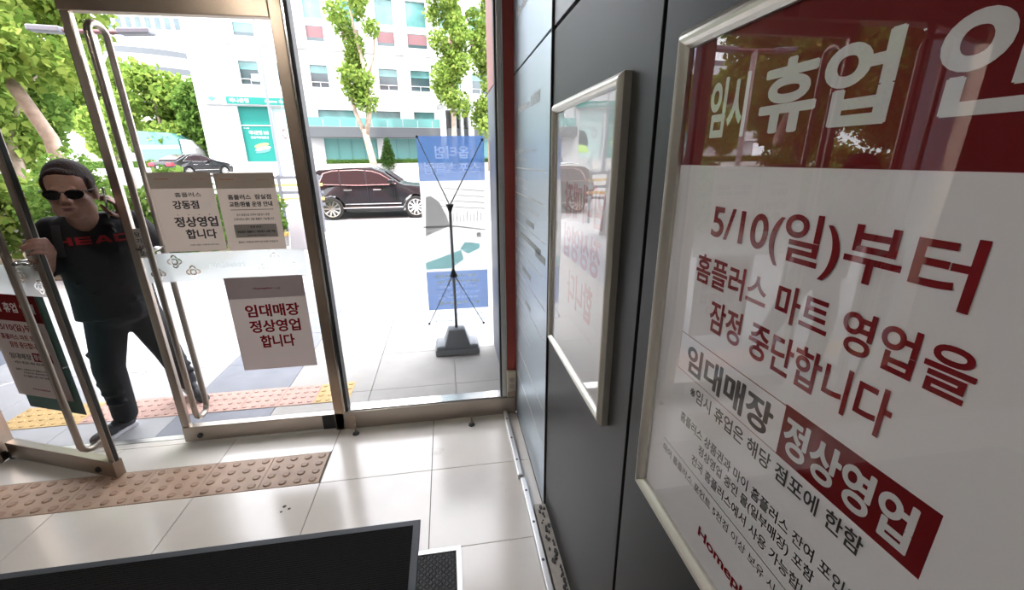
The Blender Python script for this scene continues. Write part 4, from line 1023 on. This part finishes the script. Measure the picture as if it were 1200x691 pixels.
# ================================================================== street furniture
lamp = empty('street_lamp', (-5.55, 8.75, 0)); tag(lamp, 'street lamp with two flat heads among the leaves, top left', 'street lamp')
G().tube([(0, 0, 0), (0, 0, 3.79)], .05, 10).build('pole', M['concrete'], lamp)
for s in (-1, 1):
    G().tube([(0, 0, 3.78), (s*.42, 0, 3.78)], .035, 8).build('arm', M['maroon'], lamp)
    h_ = G(); h_.prism([(s*.40, -.11, 3.74), (s*.88, -.09, 3.76), (s*.90, .09, 3.76), (s*.40, .11, 3.74)], (0, 0, .09)); h_.build('lamp_head', M['pil_grey'], lamp, bevel=.02)
pl = empty('utility_pole', (-8.8*1.2, 30.2, zr(30.2)-.2)); tag(pl, 'tall thin grey pole in front of the teal bank window', 'pole')
G().tube([(0, 0, 0), (0, 0, 9.5)], [.10, .065], 10).build('shaft', M['pil_grey'], pl); G().tube([(0, 0, 0), (0, 0, .4)], .14, 10).build('collar', M['pil_grey'], pl)
bd = empty('road_banner', (-9.1, 31.4, zr(31.4))); tag(bd, 'small white notice board with a teal roundel beside the far road', 'sign')
box('board', (-1.0, 0, .25), (1.15, .05, 1.0), M['white_wall'], bd)
for x in (-.9, 1.05): box('post', (x-.03, .05, -.1), (x+.03, .1, 1.0), M['concrete'], bd)
G().tube([(-.70, -.01, .70), (-.70, 0, .70)], .12, 14).build('roundel', M['teal_light'], bd)
lettering('불법주정차 단속구간', (0, -.002, 0), (1, 0, 0), (0, 0, 1), (-.45, .58, .95, .80), M['greyink'], bd, .01, .005)
fc = empty('road_barrier', (-4.05, 11.4, 0)); tag(fc, 'grey rail barrier with yellow bands beyond the upper notices', 'barrier')
for x in (0, .45, .9): box('post', (x-.03, -.03, 0), (x+.03, .03, 1.42), M['pil_grey'], fc)
for z, mm in ((1.36, 'pil_grey'), (1.18, 'road_yel'), (1.0, 'pil_grey'), (.84, 'road_yel'), (.70, 'pil_grey')): box('rail', (-.35, -.02, z-.035), (1.0, .02, z+.035), M[mm], fc)
af = empty('folding_board', (-2.98, 9.3, 0)); tag(af, 'white folding a-board on the pavement left of the door mullion', 'sign')
for s in (-1, 1):
    G().prism([(-.24, s*.22, 0), (.24, s*.22, 0), (.20, s*.02, 1.0), (-.20, s*.02, 1.0)], (0, s*.02, 0)).build('board', M['white_wall'], af)
for k, x in enumerate((-3.52, -3.22)):
    e = empty('flower_pot', (x, 9.6, 0)); tag(e, ['yellow-banded white pot with a small plant, left of the a-board', 'yellow-banded white pot with a small plant, touching the a-board side'][k], 'plant pot')
    G().tube([(0, 0, 0), (0, 0, .22)], [.09, .12], 12).build('pot', M['white_wall'], e); G().tube([(0, 0, .22), (0, 0, .29)], .125, 12).build('yellow_band', M['road_yel'], e)
    leaves('foliage', [(0, 0, .42)], [.13], 150, .08, M['leaf'], e)
lor = empty('covered_lorry', (-23.6, 38.6, 1.36)); tag(lor, 'teal covered lorry with a white cab behind the low hedge, left of the bank', 'lorry')
G().prism([(0, 0, .5), (3.0, 0, .5), (3.0, 0, 2.1), (2.5, 0, 2.55), (.3, 0, 2.7), (0, 0, 2.3)], (0, 2, 0)).build('cover', M['teal_light'], lor, bevel=.05)
G().box(.1, -.04, 1.35, 3.0, 0, 1.65).build('stripe', M['white_wall'], lor); G().box(3.0, .1, .3, 4.0, 1.9, 1.5).build('cab', M['white_wall'], lor, bevel=.1)
G().prism([(3.1, .05, 1.5), (3.9, .05, 1.5), (3.5, .05, 2.0), (3.1, .05, 2.1)], (0, 1.8, 0)).build('cab_roof', M['white_wall'], lor)
for x in (.7, 2.3, 3.5): G().tube([(x, -.02, .3), (x, .25, .3)], .34, 16).build('wheel', M['tyre'], lor)

# ================================================================== the man in the doorway
def remeshed(name, g, voxel, material, parent, smooth=4):
    """fuse the tapered volumes of g into one continuous skin"""
    tmp = g.build('tmp', material); md = tmp.modifiers.new('r', 'REMESH'); md.mode = 'VOXEL'; md.voxel_size = voxel; md.use_smooth_shade = True
    sm = tmp.modifiers.new('s', 'SMOOTH'); sm.factor = .5; sm.iterations = smooth
    _rem.append((name, tmp, material, parent))
def limb(g, pts, n=14):
    """capsule chain with a radius at each joint"""
    P = [Vector(p[:3]) for p in pts]; Rr = [p[3] for p in pts]
    for i in range(len(P)-1):
        g.tube([P[i], P[i+1]], [Rr[i], Rr[i+1]], n); g.ball(P[i], Rr[i], n, 8)
    g.ball(P[-1], Rr[-1], n, 8)
_rem = []
man = empty('person', (-2.10, 2.90, 0)); man.location = (0, 0, 0)
man['label'] = 'man in sunglasses, black tee and trousers leaning in through the open door'; man['category'] = 'person'
HC = Vector((-1.815, 2.405, 1.618)); fa_ = math.radians(-68); F3 = Vector((math.cos(fa_), math.sin(fa_), -.10)).normalized(); L3 = Vector((-math.sin(fa_), math.cos(fa_), 0.)); U3 = L3.cross(F3)*-1
if U3.z < 0: U3 = -U3
HR = Matrix((L3, F3, U3)).transposed(); HS = 1.10
def hp(x, y, z): return HC+HR @ Vector((x, y, z))*HS      # head frame: x his left, y forward, z up
body = G()
body.ball(hp(0, -.012, .035), HS, 20, 14, (.076, .096, .092), HR)          # skull
body.ball(hp(0, .020, -.038), HS, 18, 12, (.070, .072, .082), HR)          # face
body.ball(hp(0, .045, -.092), HS, 12, 8, (.034, .032, .024), HR)           # chin
for s_ in (-1, 1):
    body.ball(hp(s_*.040, .050, -.028), HS, 10, 8, (.026, .026, .022), HR)  # cheek
    body.ball(hp(s_*.050, .016, -.074), HS, 12, 8, (.024, .042, .032), HR)  # jaw
    body.ball(hp(s_*.079, -.008, -.012), HS, 10, 8, (.010, .020, .033), HR) # ear
    body.ball(hp(s_*.083, -.016, .004), HS, 8, 6, (.007, .018, .022), HR)
body.ball(hp(0, .084, .020), HS, 10, 8, (.050, .014, .012), HR)            # brow
body.tube([hp(0, .088, .014), hp(0, .104, -.018), hp(0, .108, -.028)], [.010*HS, .013*HS, .015*HS], 10)
for s_ in (-1, 1): body.ball(hp(s_*.013, .096, -.031), .010*HS, 8, 6)
body.ball(hp(0, .090, -.060), HS, 10, 6, (.028, .012, .014), HR)           # mouth mound
NB = Vector((-1.925, 2.575, 1.445))
limb(body, [(*hp(0, -.02, -.05), .062), (*(NB+Vector((0, 0, .02))), .066), (-1.955, 2.655, 1.33, .080), (-2.00, 2.72, 1.15, .11), (-2.05, 2.80, .95, .13)])
SHR = (-2.085, 2.575, 1.415); SHL = (-1.815, 2.745, 1.425)
limb(body, [(-1.945, 2.62, 1.41, .05), (*SHR, .045)]); limb(body, [(-1.945, 2.62, 1.41, .05), (*SHL, .045)])
ELR = (-2.150, 2.520, 1.190); HNR = (-1.992, 2.405, 1.325)
limb(body, [(*SHR, .050), (*ELR, .041), (-2.035, 2.435, 1.290, .029), (*HNR, .024)])
ELL = (-1.795, 2.90, 1.262); HNL = (-1.812, 2.690, 1.450)
limb(body, [(*SHL, .050), (*ELL, .041), (-1.812, 2.735, 1.405, .028), (*HNL, .024)])
def hand(g, C_, pd, nd, up, curl, side):
    """C_ wrist end of the palm, pd along the palm, nd palm normal (towards what it grips), up across the knuckles"""
    C_ = Vector(C_); pd = Vector(pd).normalized(); nd = Vector(nd).normalized(); up = Vector(up).normalized()
    for k in range(4):
        o = (k-1.5)*.021; kn = C_+pd*(.088-.006*abs(k-1.2))+up*o
        g.tube([C_+up*o*.6, kn], [.016, .0125], 10); g.ball(kn, .0125, 10, 6)
        ln = (.040, .046, .043, .033)[k]; a = curl; q = kn; d = pd
        for j in range(3):
            d = (pd*math.cos(a)+nd*math.sin(a)).normalized(); r_ = .0098-.0010*j; q2 = q+d*ln*(1, .68, .5)[j]
            g.tube([q, q2], [r_, r_*.92], 8); g.ball(q2, r_*.93, 8, 6); q = q2; a += curl*.9
    t0 = C_+pd*.015-up*.030*side+nd*.006; t1 = t0+(pd*.5-up*.75*side+nd*.55).normalized()*.042; t2 = t1+(pd*.8+nd*.5).normalized()*.034; t3 = t2+(pd*.9+nd*.5+up*side*.3).normalized()*.026
    g.tube([C_, t0, t1, t2, t3], [.016, .0135, .0118, .0108, .009], 10); g.ball(t3, .009, 8, 6)
hand(body, HNR, (.30, -.55, .35), (-.45, -.85, -.1), (-.15, -.35, -1), .75, -1)
hand(body, HNL, (.06, -.22, .95), (-.85, -.30, 0), (.33, -.94, 0), .62, -1)
# legs under the trousers keep the body one figure
limb(body, [(-2.05, 2.80, .95, .12), (-2.13, 2.79, .86, .085), (-2.200, 2.765, .50, .052), (-2.245, 2.835, .12, .036), (-2.262, 2.86, .06, .034)])
limb(body, [(-2.05, 2.80, .95, .12), (-1.975, 2.86, .86, .085), (-1.990, 3.00, .51, .052), (-2.080, 3.26, .16, .036), (-2.07, 3.24, .08, .034)])
remeshed('body', body, .0060, M['skin'], man, 3)
# tee: loose, with short sleeves
tee = G()
def ring(c, ax, ay, rot, n=28): return [Vector(c)+Matrix.Rotation(rot, 3, 'Z') @ Vector((ax*math.cos(2*math.pi*i/n), ay*math.sin(2*math.pi*i/n), 0)) for i in range(n)]
yw = math.radians(31)
secs = [((-1.932, 2.600, 1.492), .088, .078), ((-1.940, 2.620, 1.462), .140, .092), ((-1.945, 2.640, 1.425), .185, .108), ((-1.950, 2.655, 1.38), .205, .125), ((-1.965, 2.675, 1.28), .205, .135), ((-1.99, 2.71, 1.14), .190, .135), ((-2.03, 2.76, 1.00), .192, .138), ((-2.055, 2.79, .86), .200, .145)]
k0 = len(tee.v)
for c_, ax, ay in secs: tee.v += [tuple(p) for p in ring(c_, ax, ay, yw)]
for i in range(len(secs)-1):
    for j in range(28): tee.f.append((k0+i*28+j, k0+i*28+(j+1) % 28, k0+(i+1)*28+(j+1) % 28, k0+(i+1)*28+j))
tee.f.append(tuple(k0+j for j in range(28))); tee.f.append(tuple(k0+(len(secs)-1)*28+j for j in reversed(range(28))))
def mixp(a, b, t): return tuple(a[i]+(b[i]-a[i])*t for i in range(3))
limb(tee, [(-1.95, 2.63, 1.415, .078), (*SHR, .068), (*mixp(SHR, ELR, .85), .064)]); limb(tee, [(-1.93, 2.65, 1.415, .078), (*SHL, .068), (*mixp(SHL, ELL, .82), .062)])
for k in range(16):   # folds
    z = .90+.035*k; a = random.uniform(-2.6, -.2); c_ = Vector((-2.05+.10*(z-.9)/.5, 2.79-.14*(z-.9)/.5, z))
    d = Matrix.Rotation(yw, 3, 'Z') @ Vector((.185*math.cos(a), .130*math.sin(a), 0)); tee.ball(c_+d, .03, 8, 6, (1, .5, .35), Matrix.Rotation(yw+a, 3, 'Z'))
remeshed('t_shirt', tee, .010, M['tee'], man, 3)
tr = G()
limb(tr, [(-2.00, 2.79, .93, .135), (-2.13, 2.785, .84, .108), (-2.195, 2.765, .50, .082), (-2.235, 2.825, .22, .070), (-2.248, 2.838, .125, .070)])
limb(tr, [(-2.09, 2.81, .93, .135), (-1.985, 2.86, .84, .106), (-1.990, 3.00, .51, .080), (-2.055, 3.17, .25, .068), (-2.080, 3.245, .13, .066)])
limb(tr, [(-2.13, 2.785, .84, .10), (-1.985, 2.86, .84, .10)])
for k in range(6): tr.ball((-2.205-.010*(k % 3), 2.75, .26+.07*k), .055, 8, 6, (1.2, .7, .4)); tr.ball((-2.015, 3.03+.03*(5-k) if k < 5 else 2.95, .25+.07*k), .05, 8, 6, (1.3, .7, .4))
remeshed('trousers', tr, .011, M['trousers'], man, 3)
def shoe(c, heading, pitch, label):
    """toe along the heading; pitch lifts the heel"""
    R_ = Matrix.Rotation(heading, 3, 'Z') @ Matrix.Rotation(pitch, 3, 'Y'); c = Vector(c)
    def q(x, y, z): return c+R_ @ Vector((x, y, z))
    so_ = G(); out = [(-.105, -.030), (-.115, 0), (-.105, .030), (-.03, .036), (.06, .046), (.13, .040), (.165, .012), (.160, -.018), (.12, -.040), (.05, -.044), (-.03, -.034)]
    so_.prism([q(x, y, 0) for x, y in out], q(0, 0, .026)-q(0, 0, 0)); sh_ = so_.build('shoe', M['sole'], man, bevel=.006)
    up = G()
    for x, z, rx, ry, rz_ in ((-.065, .058, .052, .036, .050), (-.02, .062, .06, .038, .050), (.05, .052, .07, .044, .040), (.105, .042, .058, .042, .032)): up.ball(q(x, 0, z), 1, 14, 8, (rx, ry, rz_), R_)
    up.tube([q(-.05, 0, .05), q(-.055, 0, .12)], [.042, .040], 14)
    remeshed('upper', up, .006, M['shoe'], sh_, 2)
shoe((-2.290, 2.800, .0), math.radians(-112), 0, '')
shoe((-2.035, 3.215, .012), math.radians(-35), math.radians(17), '')
# hair: a cap over the skull with a side-parted fringe
hr = G()
hr.ball(hp(0, -.026, .046), HS, 20, 14, (.084, .098, .092), HR)
for k in range(26):
    t = k/25; x = -.068+.136*t; y_ = .050-.22*abs(t-.5)**2; z_ = .092-.10*abs(t-.45)**1.6
    hr.ball(hp(x, y_, z_), HS, 8, 6, (.014, .026, .015), HR)
for s_ in (-1, 1):
    for k in range(4): hr.ball(hp(s_*.073, .018-.014*k, .036-.004*k), HS, 8, 6, (.012, .018, .030), HR)
    hr.ball(hp(s_*.074, .022, .010), HS, 8, 6, (.008, .012, .024), HR)
for k in range(6): hr.ball(hp(-.05+.02*k, -.075, -.005), HS, 8, 6, (.026, .028, .045), HR)
cutp = hp(0, .030, .052)
remeshed('hair', hr, .006, M['hair'], man, 2)
# lips, sunglasses
lp_ = G(); lp_.ball(hp(0, .1055, -.053), HS, 12, 6, (.023, .007, .0050), HR); lp_.ball(hp(0, .1035, -.067), HS, 12, 6, (.020, .007, .0055), HR)
lp_.build('lips', M['skin'] if False else mat('lip_skin', (.22, .09, .075), .5), man, smooth=True); G().ball(hp(0, .1065, -.060), HS, 10, 6, (.016, .006, .0042), HR).build('mouth', M['lips'], man)
gl = G()
for s_ in (-1, 1):
    gl.prism([hp(s_*.033+.030*math.cos(a)*(1.08 if math.cos(a)*s_ > 0 else .95), .100-.010*(abs(math.cos(a)) if math.cos(a)*s_ > 0 else 0), .004+.021*math.sin(a)*(1.12 if math.sin(a) < 0 else .9)) for a in [2*math.pi*i/22 for i in range(22)]], HR @ Vector((0, .004, 0)))
gls = gl.build('sunglasses', M['shade_lens'], man)
fr = G(); fr.tube([hp(-.010, .105, .012), hp(0, .108, .014), hp(.010, .105, .012)], .0025, 6)
for s_ in (-1, 1): fr.tube([hp(s_*.064, .094, .014), hp(s_*.080, .070, .014), hp(s_*.086, -.01, .012)], .0025, 6)
fr.build('frame', M['dark_metal'], gls)
# red chest print and shoulder strap laid on the cloth once the figure is fused
_prints = []
CN = Vector((math.sin(yw), -math.cos(yw), 0)); CU = Vector((math.cos(yw), math.sin(yw), 0)); CC = Vector((-1.955, 2.66, 1.335))
def on_cloth():
    from mathutils.bvhtree import BVHTree
    sh = bpy.data.objects['t_shirt'].data; bv = BVHTree.FromPolygons([v.co for v in sh.vertices], [tuple(p.vertices) for p in sh.polygons])
    def hit(u, v, off=.003):
        o_ = CC+CU*u+Vector((0, 0, v)); h_ = bv.ray_cast(o_+CN*.6, -CN)
        return (h_[0]+CN*off) if h_[0] else o_+CN*.13
    def stroke(poly):   # quads subdivided so that they follow the cloth
        (a, b_, c_, d_) = poly; n = 6; k = len(pr_.v)
        for i in range(n+1):
            for j in range(3):
                s_, t_ = i/n, j/2
                u = (a[0]*(1-s_)+b_[0]*s_)*(1-t_)+(d_[0]*(1-s_)+c_[0]*s_)*t_; v = (a[1]*(1-s_)+b_[1]*s_)*(1-t_)+(d_[1]*(1-s_)+c_[1]*s_)*t_
                pr_.v.append(tuple(hit(u, v, .004)))
        for i in range(n):
            for j in range(2): pr_.f.append((k+i*3+j, k+(i+1)*3+j, k+(i+1)*3+j+1, k+i*3+j+1))
    H_ = .042; T_ = .0115
    def hb(x0, x1, y0, y1): stroke(((x0, y0), (x1, y0), (x1, y1), (x0, y1)))
    cw = .072
    for li, x in enumerate((-.150, -.073, .004, .081)):
        pr_ = G(); y = -.0
        if li == 0: hb(x, x+T_*1.5, y, y+H_); hb(x+cw-T_*1.5-.006, x+cw-.006, y, y+H_); hb(x, x+cw-.006, y+H_*.38, y+H_*.62)
        if li == 1: hb(x, x+T_*1.4, y, y+H_); [hb(x, x+cw-.008, y+q, y+q+T_*.85) for q in (0, H_*.38, H_-T_*.85)]
        if li == 2: stroke(((x-.003, y), (x+T_*1.4, y), (x+cw*.55, y+H_), (x+cw*.32, y+H_))); stroke(((x+cw-.022, y), (x+cw-.003, y), (x+cw*.62, y+H_), (x+cw*.38, y+H_))); hb(x+.012, x+cw-.018, y+H_*.2, y+H_*.40)
        if li == 3: hb(x, x+T_*1.4, y, y+H_); hb(x, x+cw-.016, y, y+T_*.85); hb(x, x+cw-.016, y+H_-T_*.85, y+H_); stroke(((x+cw-.028, y), (x+cw-.012, y+.004), (x+cw-.004, y+H_*.5), (x+cw-.022, y+H_*.5))); stroke(((x+cw-.022, y+H_*.5), (x+cw-.004, y+H_*.5), (x+cw-.012, y+H_-.004), (x+cw-.028, y+H_)))
        pr_.build('lettering', M['teered'], bpy.data.objects['t_shirt'])
    st_ = G(); k = 0; n = 14
    for i in range(n):
        t = i/(n-1); v = .110-.17*t; u = -.128-.020*t
        for du, of in ((-.019, .004), (.019, .004), (.019, .011), (-.019, .011)): st_.v.append(tuple(hit(u+du, v, of)))
    for i in range(n-1):
        for j in range(4): st_.f.append((4*i+j, 4*i+(j+1) % 4, 4*(i+1)+(j+1) % 4, 4*(i+1)+j))
    st_.build('shoulder_strap', M['strapm'], pack)
pack = empty('backpack', (0, 0, 0)); tag(pack, 'dark grey backpack on the back of the man, one strap showing', 'backpack')
bpk = G(); cb = Vector((-2.095, 2.945, 1.20)); 
bpk.ball(cb, 1, 16, 10, (.15, .085, .21), Matrix.Rotation(yw, 3, 'Z')); bpk.build('pack_body', M['strapm'], pack, smooth=True)
G().tube([(-2.045, 2.60, 1.475), (-2.03, 2.66, 1.50), (-2.035, 2.74, 1.47), (-2.05, 2.80, 1.36)], [.020, .024, .024, .02], 8).build('strap_top', M['strapm'], pack, smooth=True)
ph = empty('smartphone', (0, 0, 0)); tag(ph, 'thin pale-edged smartphone held upright in the raised hand', 'phone')
pa, pb_ = Vector((-1.845, 2.640, 1.455)), Vector((-1.822, 2.625, 1.625)); ax_ = (pb_-pa).normalized(); wv = Vector((.50, -.86, 0)); nv_ = ax_.cross(wv).normalized()
def pbox(name, a, t, w_, m, off=0.): return G().prism([pa+wv*(-w_)+nv_*(off-t), pa+wv*(w_)+nv_*(off-t), pa+wv*w_+nv_*(off+t), pa+wv*(-w_)+nv_*(off+t)], ax_*(pb_-pa).length).build(name, m, ph, bevel=.0015)
pbox('case', 0, .0042, .034, M['phone']); pbox('screen', 0, .0003, .031, M['carglass'], .0046)

def fuse_figures():
    dg = bpy.context.evaluated_depsgraph_get()
    for name, tmp, m_, parent in _rem:
        me = bpy.data.meshes.new_from_object(tmp.evaluated_get(dg)); me.name = name
        od = tmp.data; bpy.data.objects.remove(tmp); bpy.data.meshes.remove(od)
        me.materials.clear(); me.materials.append(m_); me.polygons.foreach_set('use_smooth', [True]*len(me.polygons))
        link(bpy.data.objects.new(name, me), parent)
fuse_figures(); on_cloth()

# ------------------------------------------------------------------ print all lettering
set_all_lettering()
